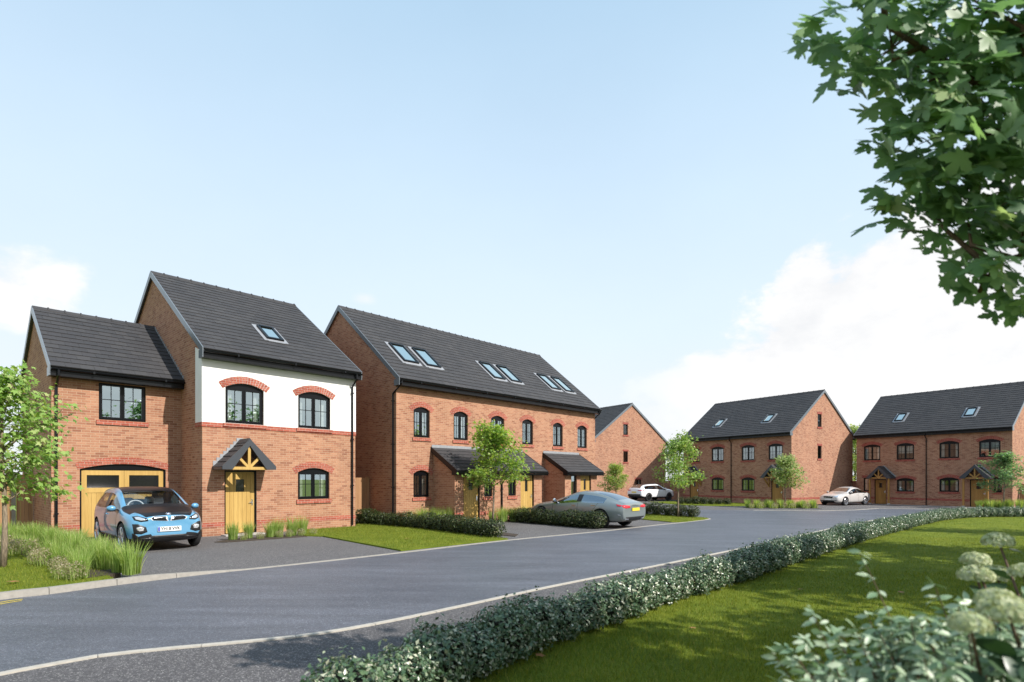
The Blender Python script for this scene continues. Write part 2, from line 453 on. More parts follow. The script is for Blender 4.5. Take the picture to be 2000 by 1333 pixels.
def add_window(house, p0, d, o):
    w = o['u1'] - o['u0']; h = o['z1'] - o['z0']
    ms = window_meshes(w, h, o.get('rise', 0), o.get('leaves', 2), o.get('bars', (1, 1)), o.get('arch', True), o.get('sill', True), o.get('curtain', 1), o.get('far', False), o.get('archh', .23), o.get('proud', .009))
    loc, rot = place_on(p0, d, o['u0'], o['z0'])
    fr = link('window', ms['window'], house, loc, rot)
    for k in ('pane', 'brick_arch', 'sill', 'curtain', 'room'):
        if k in ms: link(k, ms[k], fr)
    return fr

def add_door(house, p0, d, o):
    w = o['u1'] - o['u0']; h = o['z1'] - o['z0']; glass_kind = o.get('glass', 'small'); mt = o.get('mat', M['oak'])
    key = ('door', round(w, 2), round(h, 2), glass_kind, mt.name)
    def mk():
        out = {}
        D = MB(); F = .05; y0 = .07; n = 7
        g = {'small': (.37 * w, .63 * w, h * .66, h * .86), 'slot': (.40 * w, .60 * w, h * .60, h * .88)}[glass_kind]
        for k in range(n):
            x0 = F + (w - 2 * F) * k / n + .004; x1 = F + (w - 2 * F) * (k + 1) / n - .004
            if x1 < g[0] or x0 > g[1]: D.box(x0, x1, y0, y0 + .05, .03, h - F - .06)
            else:
                D.box(x0, x1, y0, y0 + .05, .03, g[2]); D.box(x0, x1, y0, y0 + .05, g[3], h - F - .06)
                if x0 < g[0]: D.box(x0, g[0], y0 + .001, y0 + .05, g[2], g[3])
                if x1 > g[1]: D.box(g[1], x1, y0 + .001, y0 + .05, g[2], g[3])
        D.box(F + .002, w - F - .002, y0 + .012, y0 + .048, h - F - .06, h - F - .002)
        D.box(F + .006, w - F - .006, y0 + .02, y0 + .046, .02, g[2]); D.box(F + .006, w - F - .006, y0 + .02, y0 + .046, g[3], h - F - .05)
        out['door'] = D.mesh('door', mt)
        f = MB(); f.box(0, F, y0 - .03, y0 + .08, 0, h); f.box(w - F, w, y0 - .03, y0 + .08, 0, h); f.box(F, w - F, y0 - .03, y0 + .08, h - F, h)
        f.box(F, w - F, y0 - .02, y0 + .10, 0, .022)
        out['door_frame'] = f.mesh('door_frame', M['black'])
        gl = MB(); gl.box(g[0], g[1], y0 + .025, y0 + .04, g[2], g[3]); out['door_glass'] = gl.mesh('door_glass', M['gloss_black'])
        hd = MB(); hx = w - F - .075
        hd.box(hx - .02, hx + .02, y0 - .008, y0, h * .44, h * .54); hd.tube([(hx, y0 - .006, h * .49), (hx, y0 - .05, h * .49), (hx - .11, y0 - .055, h * .49)], .011, 6)
        out['handle'] = hd.mesh('handle', M['chrome'])
        return out
    ms = cached(key, mk)
    loc, rot = place_on(p0, d, o['u0'], o['z0'])
    dr = link('door', ms['door'], house, loc, rot)
    for k in ('door_frame', 'door_glass', 'handle'): link(k, ms[k], dr)
    return dr

def roof_slope(mb, x0, x1, ye, ze, yr, zr, gauge=.30, tile=.34, fine=True, seed=1):
    rr = random.Random(seed)
    L = math.hypot(yr - ye, zr - ze); dy = (yr - ye) / L; dz = (zr - ze) / L
    sg = 1 if dy > 0 else -1
    ny, nz = -dz * sg, dy * sg                                # outward normal
    def P(x, s, h): return (x, ye + dy * s + ny * h, ze + dz * s + nz * h)
    nC = max(1, int(round(L / gauge))); g = L / nC
    nT = max(1, int(round((x1 - x0) / tile))) if fine else 1
    tw = (x1 - x0) / nT
    for k in range(nC):
        s0, s1 = k * g, (k + 1) * g
        off = (k % 2) * .5 if fine else 0
        xs = sorted(set([x0, x1] + [x0 + tw * (i + off) for i in range(nT + 1) if x0 < x0 + tw * (i + off) < x1]))
        for xa, xb in zip(xs, xs[1:]):
            dh = rr.uniform(-.003, .003) if fine else 0
            e = .002 if fine else 0
            a, b = (xa + e, xb - e)
            hb = .030 + dh; ht = .010 + dh * .5
            i = mb.pts([P(a, s0 - .012, 0.0), P(b, s0 - .012, 0.0), P(a, s0 - .012, hb), P(b, s0 - .012, hb), P(a, s1, ht), P(b, s1, ht), P(a, s1, 0), P(b, s1, 0)])
            fs = [(0, 1, 3, 2), (2, 3, 5, 4), (0, 2, 4, 6), (1, 7, 5, 3)]
            for q in fs: mb.f.append(tuple(i + t for t in (q if sg > 0 else q[::-1]))); mb.m.append(0)
    i = mb.pts([P(x0 + .004, 0, .006), P(x1 - .004, 0, .006), P(x1 - .004, L, .006), P(x0 + .004, L, .006), P(x0 + .004, 0, -.06), P(x1 - .004, 0, -.06), P(x1 - .004, L, -.06), P(x0 + .004, L, -.06)])
    for q in ((0,1,2,3), (7,6,5,4), (0,4,5,1), (1,5,6,2), (3,2,6,7), (0,3,7,4)): mb.f.append(tuple(i + t for t in q)); mb.m.append(0)

def ridge_tiles(mb, x0, x1, y, z, m_front, m_back=None, seg=.45):
    n = max(1, int(round((x1 - x0) / seg))); w = .14
    mb_ = m_back if m_back is not None else m_front
    for k in range(n):
        a = x0 + (x1 - x0) * k / n; b = x0 + (x1 - x0) * (k + 1) / n
        for (p, q, t) in ((a, b - .035, .045), (b - .05, b - .004, .07)):
            i = mb.pts([(p, y - w, z - w * m_front + t), (p, y, z + t + .012), (p, y + w, z - w * mb_ + t), (q, y - w, z - w * m_front + t), (q, y, z + t + .012), (q, y + w, z - w * mb_ + t),
                        (p, y - w, z - w * m_front - .01), (p, y + w, z - w * mb_ - .01), (q, y - w, z - w * m_front - .01), (q, y + w, z - w * mb_ - .01)])
            for f in ((0,3,4,1), (1,4,5,2), (0,6,8,3), (2,5,9,7), (0,1,2,7,6), (3,8,9,5,4)): mb.f.append(tuple(i + t2 for t2 in f)); mb.m.append(0)

def bargeboard(mb, x, t, ye, ze, yr, zr, h=.19, lap=.035):
    """board on a rake in the plane x (thickness t towards the outside), from eave to ridge"""
    a, b = min(x, x + t), max(x, x + t)
    i = [(a, ye, ze - h), (b, ye, ze - h), (b, yr, zr - h), (a, yr, zr - h), (a, ye, ze + lap), (b, ye, ze + lap), (b, yr, zr + lap), (a, yr, zr + lap)]
    mb.hexa(i)

def gutter(mb, x0, x1, y, z, r=.062):
    n = 7; prof = [(y + r * math.cos(math.pi + math.pi * k / n), z + r * math.sin(math.pi + math.pi * k / n)) for k in range(n + 1)]
    prof2 = [(y + (r - .008) * math.cos(math.pi + math.pi * k / n), z + (r - .008) * math.sin(math.pi + math.pi * k / n)) for k in range(n + 1)]
    for pr, flip in ((prof, 0), (prof2, 1)):
        for (ya, za), (yb, zb) in zip(pr, pr[1:]):
            q = [(x0, ya, za), (x1, ya, za), (x1, yb, zb), (x0, yb, zb)]
            mb.face(q if not flip else q[::-1])
    for k in (0, n):
        mb.face([(x0, prof[k][0], z), (x1, prof[k][0], z), (x1, prof2[k][0], z), (x0, prof2[k][0], z)])
    for x in (x0, x1): mb.face([(x, p[0], p[1]) for p in prof])
    k = x0 + 1.0
    while k < x1 - .3:
        mb.box(k - .025, k + .025, y - r - .006, y + r, z - r - .006, z + .004); k += 1.9

def rooflight(house, x, y_lo, y_hi, w, zfun, pitch, far=False):
    """roof window lying on the front slope; pitch in radians"""
    L = (y_hi - y_lo) / math.cos(pitch)
    key = ('sky', round(w, 2), round(L, 2))
    def mk():
        f = MB(); t = .085
        f.box(0, t, 0, L, .0, .115); f.box(w - t, w, 0, L, .0, .115); f.box(t, w - t, 0, t, .0, .115); f.box(t, w - t, L - t, L, .0, .13)
        p = MB(); p.face([(t, t, .085), (w - t, t, .085), (w - t, L - t, .085), (t, L - t, .085)])
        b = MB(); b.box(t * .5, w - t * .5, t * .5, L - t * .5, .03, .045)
        g = MB(); e = .13
        g.box(-e, 0, -e, L + e, .02, .047); g.box(w, w + e, -e, L + e, .02, .047); g.box(0, w, -e * 1.3, 0, .02, .049); g.box(0, w, L, L + e, .02, .049)
        return dict(rooflight=f.mesh('rooflight', M['black']), pane=p.mesh('pane', M['skypane']), blind=b.mesh('blind', M['room']), flashing=g.mesh('flashing', M['lead']))
    ms = cached(key, mk)
    o = link('rooflight', ms['rooflight'], house, (x, y_lo, zfun(y_lo)), (pitch, 0, 0))
    for k in ('pane', 'blind', 'flashing'): link(k, ms[k], o)
    return o

def downpipe(house, x, y_wall, ny, zg, yg, name='downpipe', side=None, z_bot=.05):
    """pipe from the gutter (yg, zg) back to the front wall, or round to a side wall (side = (x, y))"""
    mb = MB(); r = .036
    if side is None:
        mb.tube([(x, yg, zg - .02), (x, yg, zg - .18), (x, y_wall + ny * .055, zg - .46), (x, y_wall + ny * .055, z_bot)], r, 8)
        z = zg - .7
        while z > .3:
            mb.box(x - .05, x + .05, y_wall + ny * .095, y_wall, z - .02, z + .02); z -= 1.75
    else:
        sx, sy = side
        mb.tube([(x, yg, zg - .02), (x, yg, zg - .14), (sx, sy, zg - .50), (sx, sy, z_bot)], r, 8)
        z = zg - .8
        while z > .3:
            mb.box(sx - .05, sx + .06, sy - .05, sy + .05, z - .02, z + .02); z -= 1.75
    return mb.build('downpipe', M['gutter'], house)

def gabled_porch(house, xc, half, proj, z_eave, z_apex, posts=False, brackets=False, oak=None, y0=0.0):
    """little pitched canopy over a door, ridge at right angles to the wall"""
    oak = oak or M['oak']
    r = MB(); pitch = (z_apex - z_eave) / half
    yf, yb = y0 - proj, y0 - .003
    def slope(sgn, seed):
        rr = random.Random(seed); L = math.hypot(half, z_apex - z_eave); dx = -sgn * half / L; dz = (z_apex - z_eave) / L
        nx, nz = sgn * (z_apex - z_eave) / L, half / L
        P = lambda s, y, h: (xc + sgn * half + dx * s + nx * h, y, z_eave + .07 + dz * s + nz * h)
        nC = 5; g = L / nC
        for k in range(nC):
            for j in range(3):
                ya = yf + .02 + (yb - yf - .02) * j / 3 + .002; yc = yf + .02 + (yb - yf - .02) * (j + 1) / 3 - .002
                s0, s1 = k * g, (k + 1) * g
                i = r.pts([P(s0 - .01, ya, 0), P(s0 - .01, yc, 0), P(s0 - .01, ya, .032), P(s0 - .01, yc, .032), P(s1, ya, .01), P(s1, yc, .01), P(s1, ya, 0), P(s1, yc, 0)])
                for q in ((0,1,3,2), (2,3,5,4), (0,2,4,6), (1,7,5,3)): r.f.append(tuple(i + t for t in q)); r.m.append(0)
        i = r.pts([P(0, yf + .01, .004), P(0, yb, .004), P(L, yb, .004), P(L, yf + .01, .004), P(0, yf + .01, -.05), P(0, yb, -.05), P(L, yb, -.05), P(L, yf + .01, -.05)])
        for q in ((0,1,2,3), (7,6,5,4), (0,4,5,1), (1,5,6,2), (3,2,6,7), (0,3,7,4)): r.f.append(tuple(i + t for t in q)); r.m.append(0)
    slope(-1, 3); slope(1, 4)
    for k in range(2):                                          # ridge caps
        a = yf + (yb - yf) * k / 2; b = yf + (yb - yf) * (k + 1) / 2 - .01; w = .12; z = z_apex + .12
        i = r.pts([(xc - w, a, z - w * pitch), (xc, a, z + .02), (xc + w, a, z - w * pitch), (xc - w, b, z - w * pitch), (xc, b, z + .02), (xc + w, b, z - w * pitch)])
        for q in ((0,1,4,3), (1,2,5,4), (0,3,5,2), (0,2,1), (3,4,5)): r.f.append(tuple(i + t for t in q)); r.m.append(0)
    root = r.build('porch_roof', M['roof'], house)
    t = .19
    for s in (-1, 1):
        b = MB(); xe = xc + s * (half + .015); ya, yc = yf - .03, yf + .006
        q = [(xe, ya, z_eave), (xc, ya, z_apex - t * .55), (xc, yc, z_apex - t * .55), (xe, yc, z_eave), (xe, ya, z_eave + .11), (xc, ya, z_apex + .11), (xc, yc, z_apex + .11), (xe, yc, z_eave + .11)]
        q[0] = (xe - s * .30, ya, z_eave); q[3] = (xe - s * .30, yc, z_eave)
        b.hexa(q if s < 0 else [q[1], q[0], q[3], q[2], q[5], q[4], q[7], q[6]])
        b.face([(xe, ya, z_eave), (xe - s * .30, ya, z_eave), (xe, ya, z_eave + .11)] if s > 0 else [(xe - s * .30, ya, z_eave), (xe, ya, z_eave), (xe, ya, z_eave + .11)])
        b.box(min(xe, xe - s * .03), max(xe, xe - s * .03), yc, yb, z_eave + .002, z_eave + .10)   # side fascia
        b.face([(xe, yc, z_eave), (xe - s * .30, yc, z_eave), (xe - s * .30, yb, z_eave), (xe, yb, z_eave)])
        b.build('bargeboard', M['fascia'], root)
    o = MB(); y = yf + .07; w = .085
    o.box(xc - half * .72, xc + half * .72, y - .045, y + .045, z_eave - .005, z_eave + .085)
    o.bar((xc, y, z_eave + .08), (xc, y, z_apex - .13), w, w, (0, 1, 0))
    for s in (-1, 1): o.bar((xc + s * .03, y, z_eave + .08), (xc + s * half * .46, y, z_eave + .08 + (z_apex - z_eave) * .42), w * .9, w * .9, (0, 1, 0))
    o.build('truss', oak, root)
    f = MB(); n = 8                                             # stepped lead soakers on the wall
    for s in (-1, 1):
        for k in range(n):
            u = k / n; x0 = xc + s * half * (1 - u); x1 = xc + s * half * (1 - (k + 1) / n); z0 = z_eave + .10 + (z_apex - z_eave) * u
            f.box(min(x0, x1), max(x0, x1), y0 - .02 - k * .0002, y0 - .004, z0, z0 + (z_apex - z_eave) / n + .07)
    f.build('flashing', M['lead'], root)
    if posts:
        for s in (-1, 1):
            p = MB(); px = xc + s * half * .80
            p.box(px - .055, px + .055, yf + .10, yf + .21, .14, z_eave + .01); p.build('post', oak, root)
            p = MB(); p.box(px - .085, px + .085, yf + .07, yf + .24, 0, .14); p.build('post_base', M['flag'], root)
    if brackets:
        for s in (-1, 1):
            p = MB(); px = xc + s * half * .78
            p.box(px - .04, px + .04, y0 - .085, y0 - .004, z_eave - .75, z_eave); p.bar((px, y0 - .05, z_eave - .65), (px, yf + .12, z_eave - .02), .07, .07, (1, 0, 0))
            p.build('bracket', oak, root)
    return root

def run_boxes(mb, x0, x1, gaps, y0, y1, z0, z1):
    xs = x0
    for a, b in sorted(gaps):
        if a > xs: mb.box(xs, a, y0, y1, z0, z1)
        xs = max(xs, b)
    if xs < x1: mb.box(xs, x1, y0, y1, z0, z1)

def gable_block(house, x0, x1, D, ez, eo, r, Rz, front, left_g=(), right_g=(), brick='brick', y0=0.0, v=.07, left=True, right=True, seed=1, right_end=True, left_end=True, wallname='wall'):
    """one pitched block: front wall at y0, ridge parallel to the front; openings as dicts"""
    m = (Rz - ez) / (r + eo)
    zr = lambda y: ez + m * (y - y0 + eo) if y - y0 <= r else Rz - m * (y - y0 - r)
    W = MB(); zt = zr(y0) - .06; w = x1 - x0
    op = lambda o, s0=0: opening(o['u0'] - s0, o['u1'] - s0, o['z0'], o['z1'], o.get('rise', 0))
    add_wall(W, (x0, y0), (1, 0), [(0, -.4), (w, -.4), (w, zt), (0, zt)], [op(o, x0) for o in front])
    g = [(0, -.4), (D, -.4), (D, zr(y0 + D) - .06), (r, zr(y0 + r) - .06), (0, zt)]
    if right: add_wall(W, (x1, y0), (0, 1), g, [op(o) for o in right_g])
    if left: add_wall(W, (x0, y0 + D), (0, -1), [(D - u, z) for u, z in reversed(g)], [op(o) for o in left_g])
    add_wall(W, (x1, y0 + D), (-1, 0), [(0, -.4), (w, -.4), (w, zt), (0, zt)])
    W.build(wallname, M[brick], house)
    for o in front:
        (add_door if o.get('door') else add_window)(house, (0, y0), (1, 0), o) if not o.get('skip') else None
    for o in right_g: add_window(house, (x1, y0), (0, 1), o)
    for o in left_g: add_window(house, (x0, y0 + D), (0, -1), o)
    xl = x0 - (v if left_end else -.003); xr = x1 + (v if right_end else -.003)
    rf = MB()
    roof_slope(rf, xl, xr, y0 - eo, ez, y0 + r, Rz, seed=seed)
    roof_slope(rf, xl, xr, y0 + D + eo, zr(y0 + D + eo), y0 + r, Rz, fine=False)
    roof = rf.build('roof', M['roof'], house)
    rt = MB(); ridge_tiles(rt, xl - .01, xr + .01, y0 + r, Rz, m); rt.build('ridge_tiles', M['roof'], roof)
    for end, x, t in ((left_end, xl, -.03), (right_end, xr, .03)):
        if not end: continue
        b = MB()
        bargeboard(b, x, t, y0 - eo, ez, y0 + r, Rz); bargeboard(b, x, t, y0 + D + eo, zr(y0 + D + eo), y0 + r, Rz)
        xa, xb = (x + t, x0 - .002) if t < 0 else (x1 + .002, x + t)
        b.box(min(x, x + t) + .0005, max(x, x + t) - .0005, y0 - eo + .01, y0 + .02, ez - .27, ez - .02)      # boxed eave end
        yf = lambda y: zr(y) - .10
        for ya, yb in ((y0 - eo + .02, y0 + r), (y0 + D + eo - .02, y0 + r)):                          # soffit strip under the verge
            b.face([(xa, ya, yf(ya)), (xb, ya, yf(ya)), (xb, yb, yf(yb)), (xa, yb, yf(yb))])
        b.build('bargeboard', M['verge'], roof)
    fz = ez - .27
    for yy, sg, yw in ((y0 - eo, 1, y0), (y0 + D + eo, -1, y0 + D)):
        f = MB(); ya, yb = sorted((yy + sg * .025, yy + sg * .05)); f.box(xl + .002, xr - .002, ya, yb, fz, ez - .015)
        ya, yb = sorted((yy + sg * .051, yw - sg * .002)); f.box(xl + .002, xr - .002, ya, yb, fz, fz + .015)
        f.build('fascia', M['gutter'], roof)
        gt = MB(); gutter(gt, xl + .01, xr - .01, yy - sg * .042, ez - .055); gt.build('gutter', M['gutter'], roof)
    return m, zr

def wd(u0, u1, z0, z1, rise=.16, **k): return dict(u0=u0, u1=u1, z0=z0, z1=z1, rise=rise, **k)
def dr(u0, u1, z0=.02, z1=2.09, **k): return dict(u0=u0, u1=u1, z0=z0, z1=z1, rise=0, door=True, **k)
M['arch'] = M['redbrick']
def house_root(name, x, y, th, label, cat, z=None):
    o = empty(name, (x, y, gz(x, y) if z is None else z), math.pi / 2 - th); return tag(o, label, cat)

# ------------------------------------------------------------------ house with the white render and the garage
TH1 = R(42.85)
h1 = house_root('detached_house', -9.68, 17.60, TH1, 'brick detached house with white rendered upper front and oak garage behind the blue car', 'house')
W1 = 5.41
f1 = [wd(.68, 1.91, 3.62, 4.94, .17, curtain=1, sill=False, proud=.026), wd(3.12, 4.36, 3.62, 4.94, .17, curtain=1, sill=False, proud=.026), wd(3.12, 4.33, 1.08, 2.20, .16, curtain=1), dr(.66, 1.68)]
m1, zr1 = gable_block(h1, 0, W1, 10.2, 5.84, .32, 5.1, 9.52, f1, seed=5)
# render panel, front and left return, 15 mm proud
p = MB()
hol = [opening(o['u0'], o['u1'], o['z0'], o['z1'], o['rise']) for o in f1[:2]]
hol = [[(u, max(z, 3.621)) for u, z in h] for h in hol]
add_wall(p, (-.015, 0), (1, 0), [(0, 3.60), (W1 + .028, 3.60), (W1 + .028, 5.63), (0, 5.63)], [[(u + .015, z) for u, z in h] for h in hol], .09, push=.015)
add_wall(p, (0, .58), (0, -1), [(0, 3.60), (.595, 3.60), (.595, 5.80), (0, 6.02)], push=.015)
p.face([(-.015, .58, 3.60), (-.015, .58, 6.02), (.0, .58, 6.02), (.0, .58, 3.60)])
p.face([(-.015, -.015, 3.60), (W1 + .013, -.015, 3.60), (W1 + .013, .0, 3.60), (-.015, 0, 3.60)])
p.face([(W1 + .013, -.015, 3.60), (W1 + .013, .02, 3.60), (W1 + .013, .02, 5.63), (W1 + .013, -.015, 5.63)])
p.build('render_panel', M['render'], h1)
b = MB(); b.box(-.02, W1 + .02, -.022, .0, 3.455, 3.598); b.box(-.022, .0, .0, .60, 3.455, 3.598); b.build('brick_band', M['redbrick'], h1)
b = MB(); run_boxes(b, -.008, W1 + .008, [(.66, 1.68)], -.009, .0, .28, .43); b.box(-.009, .0, .0, 2.0, .28, .43); b.build('plinth_band', M['redbrick'], h1)
for u0 in (.61, 3.05):                                        # projecting brick sills over the band
    s = MB(); s.box(u0, u0 + 1.38, -.06, .07, 3.50, 3.612); s.build('sill', M['redbrick'], h1)
# garage wing, set back 2 m
gf = [wd(-2.27, -1.02, 3.64, 4.78, 0.0, arch=False, curtain=0), dict(u0=-2.74, u1=-.45, z0=.02, z1=2.28, rise=.17, skip=True)]
mg, zrg = gable_block(h1, -3.41, 0.0, 5.94, 5.07, .37, 2.97, 7.43, gf, right=False, right_end=False, y0=2.0, seed=9, wallname='garage_wall')
b = MB(); run_boxes(b, -3.42, 0.0, [(-2.74, -.45)], 1.991, 2.0, .28, .43); b.box(-3.419, -3.41, 2.0, 7.9, .28, .43); b.build('plinth_band', M['redbrick'], h1)
def garage_door():
    w, h, rise = 2.29, 2.26, .17
    loc = (-2.74, 2.0, .02)
    f = MB(); y = .06
    outline = [(0, 0), (w, 0)] + list(reversed(arc_pts(w, h, rise)))
    add_wall(f, (0, y), (1, 0), outline, [[(.05, .001), (w - .05, .001), (w - .05, h - rise - .02), (.05, h - rise - .02)]], .08)
    zt = h - rise - .02
    root = MB(); c = w / 2
    for a, b_ in ((.055, c - .004), (c + .004, w - .055)):
        L = b_ - a; y0, y1 = y + .02, y + .07
        root.box(a, a + .13, y0, y1, .015, zt - .004); root.box(b_ - .13, b_, y0, y1, .015, zt - .004)
        root.box(a + .13, b_ - .13, y0, y1, zt - .16, zt - .004); root.box(a + .13, b_ - .13, y0, y1, zt - .70, zt - .55); root.box(a + .13, b_ - .13, y0, y1, .015, .15)
        n = 7
        for k in range(n):
            x0 = a + .13 + (L - .26) * k / n + .003; x1 = a + .13 + (L - .26) * (k + 1) / n - .003; root.box(x0, x1, y0 + .012, y1, .15, zt - .70)
        root.box(a + .13, b_ - .13, y0 + .025, y1 - .002, .15, zt - .70)
    d = root.build('garage_door', M['oak'], h1, loc=loc)
    f.build('door_frame', M['black'], d)
    for a, b_ in ((.055, c - .004), (c + .004, w - .055)):
        g = MB(); g.box(a + .125, b_ - .125, y + .045, y + .055, zt - .56, zt - .155); g.build('door_glass', M['gloss_black'], d)
    hd = MB(); hd.box(c - .06, c - .03, y - .02, y + .02, .95, 1.12); hd.build('handle', M['black'], d)
    # brick arch over the doors
    A = MB(); rad = (w * w / 4 + rise * rise) / (2 * rise); cz = h - rad; a0 = math.asin(w / 2 / rad) + .06 / rad; n = 32
    P = lambda a, o: (w / 2 + (rad + o) * math.sin(a), cz + (rad + o) * math.cos(a))
    for k in range(n):
        b0 = -a0 + 2 * a0 * k / n + .005 / rad; b1 = -a0 + 2 * a0 * (k + 1) / n - .005 / rad
        q = [P(b0, .002), P(b1, .002), P(b1, .215), P(b0, .215)]
        A.hexa([(q[0][0], -.009, q[0][1]), (q[1][0], -.009, q[1][1]), (q[1][0], .055, q[1][1]), (q[0][0], .055, q[0][1]), (q[3][0], -.009, q[3][1]), (q[2][0], -.009, q[2][1]), (q[2][0], .055, q[2][1]), (q[3][0], .055, q[3][1])])
    A.build('brick_arch', M['redbrick'], d)
garage_door()
f = MB(); n = 20                                              # stepped lead flashing where the garage roof meets the house wall
for k in range(n):
    y = 2.0 - .30 + (2.97 + .25) * k / n; z = zrg(y) + .03
    f.box(-.022, -.003, y, y + .12, z, z + .11)
f.build('flashing', M['lead'], h1)
gabled_porch(h1, 1.13, .82, .80, 2.11, 2.97)
rooflight(h1, 2.48, 1.06, 1.98, .62, lambda y: zr1(y), math.atan(m1))
downpipe(h1, W1 - .16, 0, -1, 5.76, -.37)
downpipe(h1, -3.30, 2.0, -1, 4.99, 1.58)
st = MB(); st.box(.55, 1.80, -.42, -.02, -.05, .03); st.build('door_step', M['flag'], h1)

# ------------------------------------------------------------------ terrace of three
h2 = house_root('terraced_house', -4.68, 22.77, TH1, 'long red brick terrace with three pairs of roof windows and lean-to brick porches', 'house')
W2 = 14.05
f2 = [wd(a, b_, 3.60, 4.88, .15, bars=(1, 1)) for a, b_ in ((.87, 1.72), (3.07, 3.93), (5.42, 6.33), (7.64, 8.47), (10.11, 10.96), (12.32, 13.22))]
f2.append(wd(.86, 1.71, 1.09, 2.22, .15))
m2, zr2 = gable_block(h2, 0, W2, 8.68, 5.895, .34, 4.34, 9.72, f2, left_g=[wd(8.68 - 4.6, 8.68 - 4.0, 6.35, 7.35, 0, leaves=1, bars=(0, 0), curtain=0, archh=.16)], seed=21)
for x in (.95, 2.20, 6.42, 7.68, 10.98, 12.25): rooflight(h2, x, .80, 1.97, .80, lambda y: zr2(y), math.atan(m2))
b = MB(); run_boxes(b, -.008, W2 + .008, [(1.92, 7.52), (9.36, 12.22)], -.009, 0, .30, .46); b.box(-.009, 0, 0, 8.6, .30, .46); b.build('plinth_band', M['redbrick'], h2)
def leanto(x0, x1, ops, roof0, roof1, proj=1.38):
    W = MB(); zt = 2.14
    hs = [opening(o['u0'] - x0, o['u1'] - x0, o['z0'], o['z1'], 0) for o in ops]
    add_wall(W, (x0, -proj), (1, 0), [(0, -.4), (x1 - x0, -.4), (x1 - x0, zt), (0, zt)], hs)
    for x, dd in ((x0, -1), (x1, 1)):
        g = [(0, -.4), (proj - .003, -.4), (proj - .003, 3.08), (0, zt)]
        if dd > 0: add_wall(W, (x, -proj), (0, 1), g)
        else: add_wall(W, (x, -.003), (0, -1), [(proj - .003 - u, z) for u, z in reversed(g)])
    W.build('porch_wall', M['brick'], h2)
    b = MB(); run_boxes(b, x0 - .008, x1 + .008, [(o['u0'], o['u1']) for o in ops if o.get('door') or o['z0'] < .4], -proj - .009, -proj, .30, .46); b.box(x0 - .009, x0, -proj, 0, .30, .46); b.box(x1, x1 + .009, -proj, 0, .30, .46)
    b.build('plinth_band', M['redbrick'], h2)
    for o in ops: (add_door if o.get('door') else add_window)(h2, (0, -proj), (1, 0), o)
    rf = MB(); roof_slope(rf, roof0, roof1, -proj - .27, 2.20, -.004, 3.20, gauge=.29, seed=int(x0 * 7))
    r = rf.build('porch_roof', M['roof'], h2)
    for x, t in ((roof0, -.03), (roof1, .03)):
        bb = MB()
        bargeboard(bb, x, t, -proj - .27, 2.20, -.003, 3.20, .20); bb.box(min(x, x + t) + .0005, max(x, x + t) - .0005, -proj - .25, -proj + .02, 2.02, 2.19)
        xa, xb = (x, x0) if t < 0 else (x1, x)
        bb.face([(xa, -proj - .26, 2.06), (xb, -proj - .26, 2.06), (xb, -.01, 3.06), (xa, -.01, 3.06)])
        bb.build('bargeboard', M['gutter'], r)
    fs = MB(); fs.box(roof0 + .002, roof1 - .002, -proj - .25, -proj - .225, 2.02, 2.185); fs.box(roof0 + .002, roof1 - .002, -proj - .224, -proj - .002, 2.02, 2.035); fs.build('fascia', M['gutter'], r)
    gt = MB(); gutter(gt, roof0 + .01, roof1 - .01, -proj - .31, 2.15); gt.build('gutter', M['gutter'], r)
    fl = MB(); fl.box(roof0 + .02, roof1 - .02, -.022, -.002, 3.18, 3.32); fl.build('flashing', M['lead'], r)
leanto(1.92, 7.52, [dr(2.40, 3.36), wd(3.62, 4.12, 1.08, 2.02, 0, leaves=2, bars=(0, 0), arch=False), wd(5.15, 5.66, 1.08, 2.02, 0, leaves=2, bars=(0, 0), arch=False), dr(5.98, 6.94, glass='slot')], 1.80, 7.66)
leanto(9.36, 12.22, [wd(9.88, 10.38, .10, 2.06, 0, leaves=1, bars=(0, 0), arch=False, sill=False, curtain=0), dr(10.70, 11.66, glass='slot')], 9.26, 12.46)
downpipe(h2, 0.0, 0, -1, 5.82, -.385, side=(-.05, .16))
downpipe(h2, 4.68, -1.38, -1, 2.10, -1.69)
downpipe(h2, W2, 0, -1, 5.82, -.385, side=(W2 + .05, .16))

# ------------------------------------------------------------------ houses at the end of the court
M['arch'] = brick_mat('red_dressing_far', [(.30,.06,.045),(.38,.085,.062),(.43,.105,.078)], (.38,.25,.21))
TH4, TH5 = 2.564, 2.539
h3 = house_root('gabled_house', 2.9, 60.8, TH4, 'red brick house end-on behind the white SUV, its sunny gable with two small windows', 'house')
gable_block(h3, 0, 9.0, 9.74, 5.85, .34, 4.87, 9.6, [wd(1.2, 2.4, 3.7, 5.0, .16, far=True), wd(5, 6.2, 3.7, 5.0, .16, far=True)],
            right_g=[wd(3.72, 4.34, 6.44, 7.48, 0, leaves=1, bars=(0, 0), curtain=0, far=True, archh=.18), wd(3.72, 4.34, 3.77, 4.82, 0, leaves=1, bars=(0, 0), curtain=0, far=True, archh=.18), wd(5.35, 6.2, 1.35, 2.05, 0, leaves=2, bars=(0, 0), far=True, archh=.18)], brick='brick2', seed=31)
h4 = house_root('semi_detached_house', 16.445, 53.99, TH4, 'pair of brick houses left of the white saloon, its tall side wall in sun', 'house')
W4 = 10.76
f4 = [wd(.62, 1.88, 3.70, 5.02, .16, far=True), wd(3.18, 4.46, 3.70, 5.02, .16, far=True), wd(6.26, 7.50, 3.70, 5.02, .16, far=True), wd(8.77, 10.02, 3.70, 5.02, .16, far=True, curtain=2),
      wd(3.18, 4.46, 1.10, 2.25, .16, far=True), wd(6.26, 7.50, 1.10, 2.25, .16, far=True), dr(.72, 1.72, mat=M['oak2']), dr(9.02, 10.02, mat=M['oak2'])]
